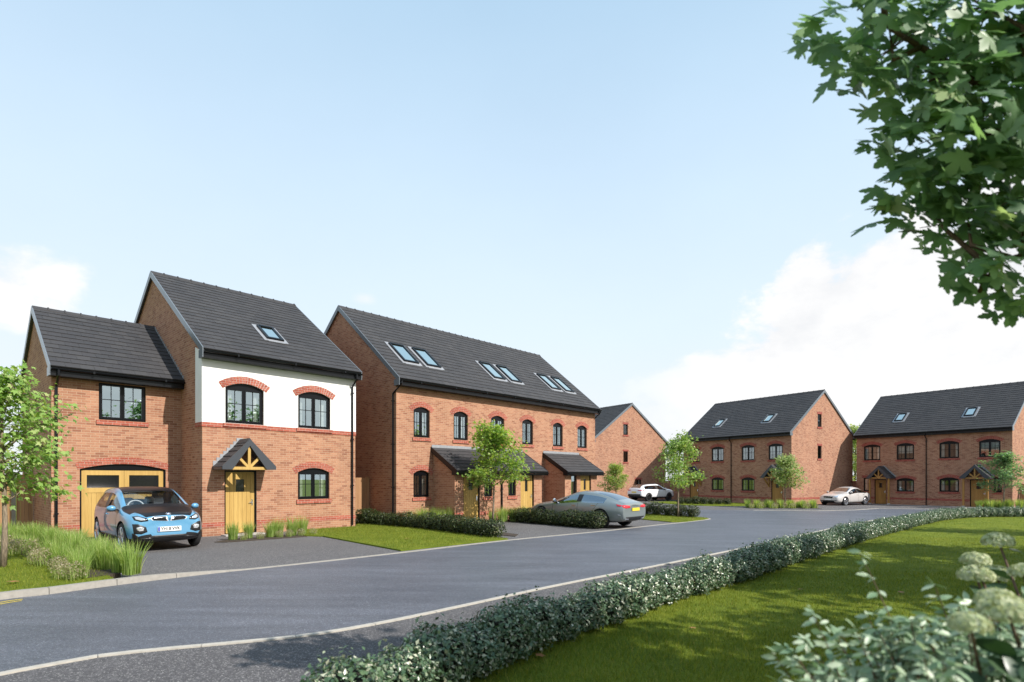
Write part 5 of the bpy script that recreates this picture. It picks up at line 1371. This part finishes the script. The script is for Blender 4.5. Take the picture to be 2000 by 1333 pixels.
class Car:
    def __init__(s, name, label, x, y, fwd, stations, matfun, paint_mat, axles, wr, tyre_w, track, wheel_kw, glassmat, dz=.008, arch=.055, hood=None):
        s.root = empty(name, (x, y, gz(x, y) + dz), math.atan2(fwd[1], fwd[0])); tag(s.root, label, 'car')
        mats = [paint_mat, M['carglass'], M['carglass'], M['carglass'], M['dark'], M['trim'], M['gloss_black']]
        me = car_body(stations, matfun, mats, axles, wr, track, arch)
        tri = [tuple(p.vertices) for p in me.polygons]
        s.bvh = BVHTree.FromPolygons([v.co.copy() for v in me.vertices], tri)
        parts = split_mesh(me, {'body': ([0], paint_mat), 'side_window': ([1], glassmat), 'windscreen': ([2], glassmat), 'rear_window': ([3], glassmat), 'wheel_arch': ([4], M['dark']), 'sill_trim': ([5], M['trim']), 'bonnet': ([6], M['bonnet'])})
        for k, m in parts.items(): link(k, m, s.root)
        for ax in axles:
            for sd in (-1, 1):
                t, rm, dc = wheel_meshes(wr, tyre_w, **wheel_kw)
                o = link('wheel', t, s.root, (ax, sd * (track / 2), wr), (0, 0, 0 if sd > 0 else math.pi)); link('rim', rm, o); link('dark_backing_disc', dc, o)
    def hit(s, axis, a, b):
        if axis == 'front': r = s.bvh.ray_cast(Vector((6, a, b)), Vector((-1, 0, 0)))
        elif axis == 'rear': r = s.bvh.ray_cast(Vector((-6, a, b)), Vector((1, 0, 0)))
        elif axis == 'left': r = s.bvh.ray_cast(Vector((a, 4, b)), Vector((0, -1, 0)))
        elif axis == 'right': r = s.bvh.ray_cast(Vector((a, -4, b)), Vector((0, 1, 0)))
        else: r = s.bvh.ray_cast(Vector((a, b, 5)), Vector((0, 0, -1)))
        return r[0], r[1]
    def decal(s, name, axis, outline, mat, off=.006, rings_=6, parent=None, thick=True):
        mb = MB(); n0 = len(outline); out = []
        for i in range(n0):                                     # refine the outline
            a, b = outline[i], outline[(i + 1) % n0]; k = max(1, int(math.hypot(b[0]-a[0], b[1]-a[1]) / .03))
            out += [(a[0] + (b[0]-a[0]) * t / k, a[1] + (b[1]-a[1]) * t / k) for t in range(k)]
        cx = sum(p[0] for p in out) / len(out); cy = sum(p[1] for p in out) / len(out); n = len(out); rows = []
        for q in range(rings_ + 1):
            f = 1 - q / rings_; row = []
            for p in (out if q < rings_ else [(cx, cy)]):
                h, nn = s.hit(axis, cx + (p[0] - cx) * f, cy + (p[1] - cy) * f)
                if h is None: return None
                o = (off + .006) if q > 0 else off * .4
                row.append(tuple(h + nn * o))
            rows.append(row)
        i0 = mb.pts([p for r_ in rows for p in r_])
        for q in range(rings_ - 1):
            for k in range(n): mb.f.append((i0 + q*n + k, i0 + q*n + (k+1) % n, i0 + (q+1)*n + (k+1) % n, i0 + (q+1)*n + k)); mb.m.append(0)
        c = i0 + rings_ * n
        for k in range(n): mb.f.append((i0 + (rings_-1)*n + k, i0 + (rings_-1)*n + (k+1) % n, c)); mb.m.append(0)
        return mb.build(name, mat, parent or s.root, True)
    def seam(s, name, axis, line, mat, w=.012, off=.003):
        mb = MB(); pts = []
        for a, b in zip(line, line[1:]):
            k = max(1, int(math.hypot(b[0]-a[0], b[1]-a[1]) / .04)); pts += [(a[0] + (b[0]-a[0]) * t / k, a[1] + (b[1]-a[1]) * t / k) for t in range(k)]
        pts.append(line[-1]); H = []
        for p in pts:
            h, nn = s.hit(axis, *p)
            if h is None: continue
            H.append((h + nn * off, nn))
        for (p, np_), (q, nq) in zip(H, H[1:]):
            d = (q - p).normalized(); sv = d.cross(np_).normalized() * w / 2
            mb.face([p - sv, p + sv, q + sv, q - sv])
        return mb.build(name, mat, s.root)
    def plate(s, name, axis, cy, cz, w, h, mat, text=None):
        p, nn = s.hit(axis, cy, cz); sg = 1 if axis == 'front' else -1
        tilt = math.atan2(nn.z, abs(nn.x))
        o = empty(name, p + nn * .012, 0); bpy.data.objects.remove(o)
        mb = MB(); mb.box(-w/2, w/2, -.008, .004, -h/2, h/2)
        # plate frame: local x to the viewer's right, -y towards the viewer
        o = mb.build(name, mat, s.root, loc=tuple(p + nn * .022), rot=(-tilt, 0, math.pi / 2 if sg > 0 else -math.pi / 2))
        if text:
            bl = MB(); bl.box(-w/2 + .006, -w/2 + .046, -.0105, -.008, -h/2 + .006, h/2 - .006); bl.build('plate_strip', M['plate_blue'], o)
            cu = bpy.data.curves.new('plate_text', 'FONT'); cu.body = text; cu.size = h * .98; cu.align_x = 'CENTER'; cu.align_y = 'CENTER'; cu.offset = .0028
            to = bpy.data.objects.new('plate_text', cu); COL.objects.link(to)
            dg = bpy.context.evaluated_depsgraph_get(); me = bpy.data.meshes.new_from_object(to.evaluated_get(dg), depsgraph=dg)
            bpy.data.objects.remove(to)
            xs = [v.co.x for v in me.vertices]; wid = max(xs) - min(xs); sc = min(1.0, (w - .085) / wid)
            for v in me.vertices: v.co = Vector((v.co.x * sc + .020, -.0115, v.co.y))
            me.materials.clear(); me.materials.append(M['dark']); link('plate_text', me, o)
        return o
    def mirror(s, x, z, side, mat, wdt=.17):
        h, nn = s.hit('left' if side > 0 else 'right', x, z)
        y = (h.y if h else side * .8)
        bm = bmesh.new(); bmesh.ops.create_uvsphere(bm, u_segments=16, v_segments=10, radius=1)
        for v in bm.verts:
            v.co.x *= .075; v.co.y *= wdt / 2; v.co.z *= .072
            if v.co.x < -.035: v.co.x = -.035
            v.co.x += .012 * (v.co.y * side / (wdt / 2))* -1
        for f in bm.faces: f.smooth = True
        me = bpy.data.meshes.new('wing_mirror'); bm.to_mesh(me); bm.free(); me.materials.append(mat)
        o = link('wing_mirror', me, s.root, (x + .02, y + side * .13, z + .075))
        a = MB(); a.bar((-.0, -side * .15, -.05), (-.0, -side * .02, -.035), .05, .035); a.box(-.06, .05, -wdt / 2 * .8, wdt / 2 * .8, -.082, -.058); a.build('mirror_arm', M['trim'], o)
        return o
    def box(s, name, x0, x1, y0, y1, z0, z1, mat):
        mb = MB(); mb.box(x0, x1, y0, y1, z0, z1); return mb.build(name, mat, s.root)
    def handles(s, spots, mat):
        for ax, (x, z) in spots:
            h, nn = s.hit(ax, x, z)
            if h: mb = MB(); sg = 1 if ax == 'left' else -1; mb.box(h.x - .10, h.x + .10, *sorted((h.y + sg * .006, h.y + sg * .032)), h.z - .014, h.z + .014); mb.build('door_handle', mat, s.root)

def seat(parent, x, y, z, mat):
    mb = MB()
    mb.hexa([(x - .1, y - .24, z), (x + .42, y - .24, z), (x + .42, y + .24, z), (x - .1, y + .24, z), (x - .1, y - .22, z + .16), (x + .40, y - .22, z + .20), (x + .40, y + .22, z + .20), (x - .1, y + .22, z + .16)])
    mb.hexa([(x - .18, y - .24, z + .12), (x - .04, y - .24, z + .12), (x - .04, y + .24, z + .12), (x - .18, y + .24, z + .12), (x - .34, y - .19, z + .66), (x - .24, y - .19, z + .66), (x - .24, y + .19, z + .66), (x - .34, y + .19, z + .66)])
    mb.hexa([(x - .36, y - .13, z + .68), (x - .26, y - .13, z + .68), (x - .26, y + .13, z + .68), (x - .36, y + .13, z + .68), (x - .38, y - .11, z + .86), (x - .30, y - .11, z + .86), (x - .30, y + .11, z + .86), (x - .38, y + .11, z + .86)])
    o = mb.build('seat', mat, parent)
    bv = o.modifiers.new('b', 'BEVEL'); bv.width = .04; bv.segments = 3
    return o

# --- blue electric hatchback, nose towards the road
def blue_car():
    fwd = (.733, -.680); cx, cy = -9.08 - 1.285 * .733, 14.55 + 1.285 * .680
    st = [(2.00,.36,.60,.66,.46,.80,.83), (1.97,.27,.72,.70,.54,.85,.885), (1.82,.22,.82,.80,.63,.94,.975), (1.60,.20,.87,.87,.71,.965,.995), (1.285,.20,.888,.92,.745,1.015,1.05), (1.06,.20,.89,.955,.765,1.045,1.08),
          (.20,.20,.89,1.00,.655,1.515,1.55), (-.30,.20,.89,1.01,.65,1.55,1.585), (-.38,.20,.89,1.01,.65,1.55,1.585), (-1.10,.20,.888,.99,.64,1.54,1.575), (-1.58,.22,.875,1.06,.62,1.48,1.52), (-1.88,.26,.83,1.08,.66,1.12,1.17), (-1.95,.32,.77,.92,.60,.98,1.0), (-1.98,.42,.70,.80,.5,.85,.88)]
    def mf(i, j):
        if j == 4 and 5 <= i <= 9: return 5 if i == 7 else 1
        if j in (6, 7) and i == 5: return 2
        if j in (6, 7) and i == 10: return 3
        if (j in (6, 7) and 1 <= i <= 4) or (j == 5 and 3 <= i <= 4): return 6
        if j in (0, 1): return 5
        if j in (6, 7) and 6 <= i <= 9: return 6
        return 0
    c = Car('parked_car', 'blue electric hatchback with black bonnet parked before the oak garage doors', cx, cy, fwd, st, mf, M['blue_paint'], (1.285, -1.285), .350, .165, 1.575, dict(spokes=5, rimf=.72, rim_mat=M['alloy'], key='i'), M['carglass'])
    # front: kidneys, lamps, lower grille
    for s in (-1, 1):
        K = lambda pts: [(s * a, b) for a, b in pts]
        c.decal('grille_surround', 'front', K([(.025,.745), (.37,.775), (.41,.83), (.33,.872), (.05,.866)]), M['badge_white'], .007)
        c.decal('grille', 'front', K([(.036,.753), (.360,.780), (.396,.829), (.326,.865), (.058,.860)]), M['gloss_black'], .015)
        c.decal('headlight', 'front', K([(.45,.765), (.60,.745), (.72,.79), (.735,.875), (.64,.895), (.47,.83)]), M['gloss_black'], .006)
        c.decal('headlight_lens', 'front', K([(.50,.785), (.60,.772), (.685,.80), (.70,.865), (.63,.872), (.52,.825)]), M['lamp'], .016)
        c.decal('fog_surround', 'front', K([(.47,.50), (.60,.45), (.74,.47), (.76,.70), (.66,.70), (.50,.62)]), M['trim'], .007)
        c.decal('fog_light', 'front', K([(.55,.53), (.64,.52), (.69,.56), (.69,.62), (.62,.645), (.54,.605)]), M['lamp'], .017)
        c.decal('bumper_side', 'front', K([(.66,.30), (.755,.36), (.765,.48), (.72,.47), (.64,.38)]), M['trim'], .006)
    c.decal('bumper_lip', 'front', [(-.64,.285), (.64,.285), (.66,.345), (.45,.350), (.36,.405), (-.36,.405), (-.45,.350), (-.66,.345)], M['trim'], .008)
    c.decal('lower_grille', 'front', [(-.40,.345), (.40,.345), (.34,.392), (-.34,.392)], M['dark'], .018)
    # round badge
    h, nn = c.hit('front', 0, .915)
    b = MB(); rot = nn.to_track_quat('Z', 'X').to_euler()
    def disc(name, r, z, mat, seg=(0, 1), parent=None, loc=None):
        mb = MB(); n = 24; k0, k1 = int(seg[0] * n), int(seg[1] * n); P0 = [(0, 0, z)] + [(r * math.cos(2*math.pi*k/n), r * math.sin(2*math.pi*k/n), z) for k in range(k0, k1 + 1)]
        for k in range(1, len(P0) - 1): mb.face([P0[0], P0[k], P0[k+1]])
        return mb.build(name, mat, parent, loc=loc, rot=rot if parent is c.root else None)
    bd = disc('badge', .052, .008, M['badge_white'], parent=c.root, loc=tuple(h))
    disc('badge_ring', .048, .0095, M['gloss_black'], parent=bd); disc('badge_field', .030, .011, M['badge_white'], parent=bd)
    disc('badge_quarter', .030, .0125, M['badge_blue'], (0, .25), bd); disc('badge_quarter', .030, .0125, M['badge_blue'], (.5, .75), bd)
    c.plate('number_plate', 'front', 0, .555, .52, .115, M['plate_w'], 'YH18 VVK')
    for s in (-1, 1): c.mirror(.80, .98, s, M['blue_paint'], .20)
    for ax in ('left', 'right'):
        c.seam('door_seam', ax, [(.86,.98), (.82,.55), (.74,.36)], M['dark']); c.seam('door_seam', ax, [(-.34,.99), (-.34,.50), (-.30,.36)], M['dark'])
        c.decal('side_panel', ax, [(.74,.24), (-.78,.24), (-.80,.36), (.74,.36)], M['trim'], .006)
    c.handles([('left', (-.18, .88)), ('right', (-.18, .88))], M['blue_paint'])
    # interior seen through the glass
    for y in (-.36, .36): seat(c.root, .10, y, .42, M['seat'])
    for y in (-.36, .36): seat(c.root, -.78, y, .42, M['seat'])
    d = MB(); d.hexa([(.62,-.70,.72), (1.02,-.66,.72), (1.02,.66,.72), (.62,.70,.72), (.60,-.70,.94), (.98,-.62,.99), (.98,.62,.99), (.60,.70,.96)]); d.build('dashboard', M['trim'], c.root)
    w = MB(); n = 20; cc = Vector((.52, -.36, 1.06)); u = Vector((0, 1, 0)); v = Vector((-.42, 0, .90))
    w.tube([cc + u * .185 * math.cos(2*math.pi*k/n) + v * .185 * math.sin(2*math.pi*k/n) for k in range(n + 1)], .017, 6, caps=False); w.bar(cc - u * .18, cc + u * .18, .05, .03); w.bar(cc, cc + Vector((.16, 0, -.06)), .06, .06)
    w.build('steering_wheel', M['seat'], c.root)
    c.box('floor', -1.5, 1.0, -.66, .66, .30, .40, M['trim'])
blue_car()

# --- grey fastback seen from behind
def grey_car():
    fwd = (-.733, .680); cx, cy = (4.05 + 1.92) / 2 - .07, (21.8 + 23.78) / 2 + .40
    st = [(2.26,.34,.60,.58,.45,.66,.69), (2.22,.26,.76,.64,.55,.73,.76), (2.02,.20,.88,.74,.66,.81,.845), (1.457,.19,.945,.86,.75,.92,.96), (.86,.19,.955,.91,.76,.98,1.02),
          (.02,.19,.955,.94,.57,1.33,1.375), (-.36,.19,.955,.95,.57,1.375,1.42), (-.44,.19,.955,.95,.57,1.375,1.42), (-1.10,.19,.955,.96,.54,1.33,1.385), (-1.60,.19,.95,.975,.55,1.21,1.265), (-2.06,.22,.925,.985,.62,1.045,1.085), (-2.34,.27,.87,.93,.68,.985,1.01), (-2.43,.32,.84,.86,.68,.935,.96), (-2.455,.42,.79,.80,.64,.87,.895)]
    def mf(i, j):
        if j == 4 and 4 <= i <= 8: return 5 if i == 6 else (1 if i < 8 else 1)
        if j in (6, 7) and i == 4: return 2
        if j in (6, 7) and i in (8, 9): return 3
        if j == 0: return 5
        return 0
    c = Car('parked_car', 'grey fastback saloon parked nose-in on the terrace drive, red tail lights facing the road', cx, cy, fwd, st, mf, M['grey_paint'], (1.457, -1.457), .352, .25, 1.66, dict(spokes=10, rimf=.73, rim_mat=M['alloy'], key='g'), M['carglass_dark'])
    for s in (-1, 1):
        K = lambda pts: [(s * a, b) for a, b in pts]
        c.decal('tail_light', 'rear', K([(.36,.79), (.64,.775), (.80,.80), (.82,.89), (.70,.905), (.38,.87)]), M['redlens'], .008)
        c.decal('exhaust', 'rear', K([(.46,.345), (.68,.355), (.68,.395), (.46,.385)]), M['chrome'], .014)
        c.decal('tail_light_wrap', 'left' if s > 0 else 'right', [(-2.2,.85), (-2.33,.84), (-2.33,.90), (-2.12,.93)], M['redlens'], .008)
        c.mirror(.70, .95, s, M['chrome'], .19)
    c.decal('rear_diffuser', 'rear', [(-.60,.36), (.60,.36), (.66,.45), (-.66,.45)], M['trim'], .007)
    c.decal('tailgate_strip', 'rear', [(-.36,.855), (.36,.855), (.36,.870), (-.36,.870)], M['chrome'], .006)
    c.plate('number_plate', 'rear', 0, .725, .52, .115, M['plate_y'])
    for ax in ('left', 'right'):
        c.seam('door_seam', ax, [(.84,.92), (.86,.50), (.78,.30)], M['dark']); c.seam('door_seam', ax, [(-.40,.95), (-.38,.50), (-.36,.30)], M['dark']); c.seam('door_seam', ax, [(-1.34,.96), (-1.16,.70), (-1.00,.50), (-.98,.30)], M['dark'])
        c.seam('window_chrome', ax, [(.78,.935), (.1,.955), (-.9,.975), (-1.55,.985)], M['chrome'], .016, .004)
        c.decal('bumper_reflector', ax, [(-2.22,.52), (-2.33,.51), (-2.33,.535), (-2.22,.545)], M['chrome'], .006)
    c.handles([(s, p) for s in ('left', 'right') for p in ((-.22, .84), (-1.14, .86))], M['chrome'])
    for y in (-.36, .36): seat(c.root, .15, y, .36, M['trim'])
    c.box('floor', -1.7, 1.0, -.66, .66, .28, .36, M['trim'])
grey_car()

# --- white sport-utility car end-on to the gable house
def white_suv():
    fwd = (.815, .579); cx, cy = 12.6 + 1.43 * .815 - .45, 52.35 + 1.43 * .579 + .6
    st = [(2.36,.45,.66,.72,.50,.92,.95), (2.32,.34,.82,.80,.60,.99,1.02), (2.05,.28,.93,.95,.72,1.06,1.10), (1.43,.27,.965,1.04,.78,1.13,1.17), (.98,.27,.965,1.06,.78,1.17,1.21),
          (.28,.27,.965,1.08,.62,1.58,1.63), (-.18,.27,.965,1.09,.62,1.60,1.655), (-.26,.27,.965,1.09,.62,1.60,1.655), (-1.25,.27,.965,1.12,.60,1.57,1.625), (-1.95,.30,.95,1.16,.58,1.50,1.56), (-2.28,.36,.91,1.17,.66,1.20,1.24), (-2.38,.42,.88,.95,.68,1.03,1.06), (-2.41,.52,.80,.72,.6,.86,.90)]
    def mf(i, j):
        if j == 4 and 4 <= i <= 8: return 5 if i == 6 else 1
        if j in (6, 7) and i == 4: return 2
        if j in (6, 7) and i == 9: return 3
        if j in (6, 7) and 5 <= i <= 8: return 6
        if j in (0, 1): return 5
        return 0
    c = Car('parked_car', 'white sport-utility car with black roof parked beside the sunny gable end', cx, cy, fwd, st, mf, M['white_paint'], (1.43, -1.43), .375, .26, 1.67, dict(spokes=10, rimf=.74, rim_mat=M['alloy_dark'], key='s'), M['carglass_dark'], arch=.065)
    for s in (-1, 1):
        K = lambda pts: [(s * a, b) for a, b in pts]
        c.decal('tail_light', 'rear', K([(.42,1.00), (.80,.98), (.86,1.03), (.84,1.09), (.44,1.06)]), M['redlens'], .008)
        c.decal('tail_light_wrap', 'left' if s > 0 else 'right', [(-1.98,1.02), (-2.24,1.00), (-2.25,1.07), (-2.0,1.06)], M['redlens'], .008)
        c.mirror(.78, 1.10, s, M['white_paint'], .21)
    c.decal('rear_bumper_trim', 'rear', [(-.72,.50), (.72,.50), (.76,.68), (-.76,.68)], M['trim'], .007)
    c.plate('number_plate', 'rear', 0, .86, .52, .115, M['plate_y'])
    for ax in ('left', 'right'):
        c.seam('door_seam', ax, [(.90,1.05), (.92,.60), (.82,.42)], M['dark']); c.seam('door_seam', ax, [(-.22,1.08), (-.22,.50), (-.22,.40)], M['dark']); c.seam('door_seam', ax, [(-1.32,1.10), (-1.2,.86), (-1.02,.66), (-1.0,.42)], M['dark'])
    c.handles([(s, p) for s in ('left', 'right') for p in ((-.05, .96), (-1.05, .98))], M['white_paint'])
white_suv()

# --- pearl white saloon in front of the far pairs
def white_saloon():
    fwd = (-.865, -.502); cx, cy = 25.95 + 1.39 * .865 - .4, 43.95 + 1.39 * .502 + .68
    st = [(2.26,.36,.56,.60,.42,.70,.73), (2.22,.26,.72,.68,.52,.77,.80), (2.0,.20,.85,.78,.64,.86,.895), (1.39,.19,.92,.88,.72,.95,.99), (.86,.19,.93,.92,.73,1.0,1.04),
          (.08,.19,.93,.95,.56,1.38,1.43), (-.34,.19,.93,.96,.56,1.42,1.475), (-.42,.19,.93,.96,.56,1.42,1.475), (-1.00,.19,.93,.975,.53,1.38,1.435), (-1.72,.21,.915,.995,.58,1.06,1.10), (-2.12,.25,.86,.97,.64,1.02,1.05), (-2.32,.30,.80,.85,.62,.93,.96), (-2.36,.42,.72,.65,.55,.74,.78)]
    def mf(i, j):
        if j == 4 and 4 <= i <= 8: return 5 if i == 6 else 1
        if j in (6, 7) and i == 4: return 2
        if j in (6, 7) and i == 8: return 3
        if j == 0: return 5
        return 0
    c = Car('parked_car', 'pearl white saloon parked facing left before the gap between the far pairs', cx, cy, fwd, st, mf, M['pearl_paint'], (1.39, -1.39), .335, .23, 1.60, dict(spokes=5, rimf=.71, rim_mat=M['alloy'], key='v'), M['carglass_dark'])
    for s in (-1, 1):
        K = lambda pts: [(s * a, b) for a, b in pts]
        c.decal('headlight', 'front', K([(.42,.68), (.62,.66), (.74,.70), (.76,.80), (.66,.80), (.46,.745)]), M['lamp'], .008)
        c.decal('fog_light', 'front', K([(.46,.36), (.64,.37), (.66,.42), (.50,.42)]), M['trim'], .008)
        c.mirror(.72, .97, s, M['pearl_paint'], .19)
    c.decal('grille', 'front', [(-.33,.57), (.33,.57), (.38,.70), (.34,.735), (-.34,.735), (-.38,.70)], M['gloss_black'], .008)
    c.decal('lower_grille', 'front', [(-.50,.33), (.50,.33), (.44,.42), (-.44,.42)], M['trim'], .008)
    c.seam('grille_bar', 'front', [(-.33,.595), (.0,.65), (.33,.72)], M['chrome'], .022, .014)
    c.plate('number_plate', 'front', 0, .49, .52, .11, M['plate_w'])
    for ax in ('left', 'right'):
        c.seam('door_seam', ax, [(.84,.92), (.86,.50), (.78,.30)], M['dark']); c.seam('door_seam', ax, [(-.38,.95), (-.36,.50), (-.34,.30)], M['dark']); c.seam('door_seam', ax, [(-1.28,.97), (-1.12,.70), (-1.0,.50), (-.98,.30)], M['dark'])
    c.handles([(s, p) for s in ('left', 'right') for p in ((-.22, .84), (-1.1, .86))], M['pearl_paint'])
white_saloon()
# ------------------------------------------------------------------ sky, sun, camera
SUN = Vector((.647, -.410, .643)).normalized()
w = bpy.data.worlds.new('World'); scene.world = w; w.use_nodes = True
nt = w.node_tree; nt.nodes.clear()
out = nd(nt, 'ShaderNodeOutputWorld')
sky = nt.nodes.new('ShaderNodeTexSky'); sky.sky_type = 'NISHITA'; sky.sun_disc = False
sky.sun_elevation = math.asin(SUN.z); sky.sun_rotation = math.atan2(SUN.x, SUN.y)
sky.air_density = 1.0; sky.dust_density = .6; sky.ozone_density = 1.0
D = nd(nt, 'ShaderNodeTexCoord').outputs['Generated']
sp = nd(nt, 'ShaderNodeSeparateXYZ', {0: D})
def mth(op, a, b=None, c=None, clamp=False):
    ins = {0: a}
    if b is not None: ins[1] = b
    if c is not None: ins[2] = c
    return nd(nt, 'ShaderNodeMath', ins, operation=op, use_clamp=clamp).outputs[0]
az = mth('ARCTAN2', sp.outputs[0], sp.outputs[1]); el = mth('ARCSINE', sp.outputs[2])
def sstep(v, lo, hi): return nd(nt, 'ShaderNodeMapRange', {0: v, 1: lo, 2: hi, 3: 0.0, 4: 1.0}, interpolation_type='SMOOTHSTEP').outputs[0]
mp = nd(nt, 'ShaderNodeMapping', {'Vector': D, 'Scale': (1, 1, 1.7)})
n1 = nd(nt, 'ShaderNodeTexNoise', {'Vector': mp.outputs[0], 'Scale': 4.2, 'Detail': 11.0, 'Roughness': .58, 'Distortion': .25}).outputs[0]
n2 = nd(nt, 'ShaderNodeTexNoise', {'Vector': mp.outputs[0], 'Scale': 9.0, 'Detail': 8.0, 'Roughness': .6}).outputs[0]
n3 = nd(nt, 'ShaderNodeTexNoise', {'Vector': mp.outputs[0], 'Scale': 1.6, 'Detail': 6.0, 'Roughness': .55}).outputs[0]
nz = mth('ADD', mth('MULTIPLY', mth('SUBTRACT', n1, .5), .55), mth('MULTIPLY', mth('SUBTRACT', n2, .5), .22))
# bank of cumulus on the right: its upper edge climbs with the azimuth
def mrange(v, a, b, c, d): return nd(nt, 'ShaderNodeMapRange', {0: v, 1: a, 2: b, 3: c, 4: d}).outputs[0]
ub = mth('ADD', mth('ADD', mrange(az, .13, .44, .115, .295), mrange(az, .45, .95, 0.0, .10)), mth('MULTIPLY', nz, .95))
ub = mth('ADD', ub, mth('MULTIPLY', sstep(az, .41, .47), .085))
big = mth('MULTIPLY', sstep(mth('SUBTRACT', ub, el), -.005, .055), sstep(az, .10, .42))
# cloud at the far left
dx = mth('DIVIDE', mth('ADD', az, .82), .20); dy = mth('DIVIDE', mth('SUBTRACT', el, .25), .066)
rad = mth('SQRT', mth('ADD', mth('MULTIPLY', dx, dx), mth('MULTIPLY', dy, dy)))
left = sstep(mth('SUBTRACT', mth('ADD', 1.0, mth('MULTIPLY', nz, 5.5)), rad), -.05, .55)
# two little shreds over the terrace, and scattered cumulus in the half of the sky behind the viewer
dx = mth('DIVIDE', mth('ADD', az, .256), .03); dy = mth('DIVIDE', mth('SUBTRACT', el, .298), .014)
shred = mth('MULTIPLY', sstep(mth('SUBTRACT', mth('ADD', .9, mth('MULTIPLY', nz, 3.0)), mth('SQRT', mth('ADD', mth('MULTIPLY', dx, dx), mth('MULTIPLY', dy, dy)))), 0, .8), .5)
back = mth('MULTIPLY', sstep(mth('ADD', n3, mth('MULTIPLY', nz, .5)), .53, .66), sstep(sp.outputs[1], -.1, -.35))
cl = mth('MAXIMUM', mth('MAXIMUM', big, left), mth('MAXIMUM', shred, back))
cl = mth('MULTIPLY', cl, sstep(el, -.01, .03))
# thin high veil, thicker towards the horizon
SKY_STR = .108
veil = nd(nt, 'ShaderNodeMapRange', {0: el, 1: 0.0, 2: .75, 3: .98, 4: .93}).outputs[0]
veil = mth('MULTIPLY_ADD', mth('SUBTRACT', n3, .5), .25, veil)
vcol = ramp(nt, el, [(0.0, (.555,.575,.592)), (.10, (.53,.566,.598)), (.24, (.48,.56,.63)), (.45, (.41,.515,.62)), (.78, (.275,.41,.54)), (1.0, (.23,.36,.50))])
vcol = mixc(nt, 1.0, vcol, (10, 10, 10), 'MULTIPLY'); vcol.node.clamp_result = False
base = mixc(nt, veil, sky.outputs[0], vcol)
shade = ramp(nt, mth('ADD', mth('MULTIPLY', n1, .6), mth('MULTIPLY', n2, .4)), [(.38, (.82, .84, .87)), (.58, (1.0, 1.0, 1.0))])
ccol = mixc(nt, 1.0, shade, (6.45, 6.4, 6.35), 'MULTIPLY')
ccol.node.clamp_result = False
col = mixc(nt, cl, base, ccol)
bg = nd(nt, 'ShaderNodeBackground', {'Color': col, 'Strength': SKY_STR})
nt.links.new(bg.outputs[0], out.inputs[0])
L = bpy.data.lights.new('sun', 'SUN'); L.energy = 4.2; L.angle = R(.53); L.color = (1.0, .945, .87)
so = bpy.data.objects.new('sun', L); COL.objects.link(so); so.rotation_euler = SUN.to_track_quat('Z', 'Y').to_euler(); so.location = SUN * 60
cam = bpy.data.cameras.new('camera'); co = bpy.data.objects.new('camera', cam); COL.objects.link(co)
cam.sensor_width = 36; cam.lens = 1100 / 2000 * 36; cam.shift_y = (933.5 - 666.5) / 2000
cam.clip_start = .05; cam.clip_end = 3000
co.location = (0, 0, 1.85); co.rotation_euler = (math.pi / 2, 0, 0)
cam.dof.use_dof = True; cam.dof.focus_distance = 17; cam.dof.aperture_fstop = 1.7
scene.camera = co
vs = scene.view_settings; vs.view_transform = 'Standard'; vs.look = 'None'; vs.exposure = 0.65; vs.gamma = 1.0; vs.use_curve_mapping = False
scene.cycles.max_bounces = 8; scene.cycles.transparent_max_bounces = 12; scene.cycles.diffuse_bounces = 4; scene.cycles.glossy_bounces = 4
scene.cycles.use_denoising = True; scene.cycles.sample_clamp_indirect = 6
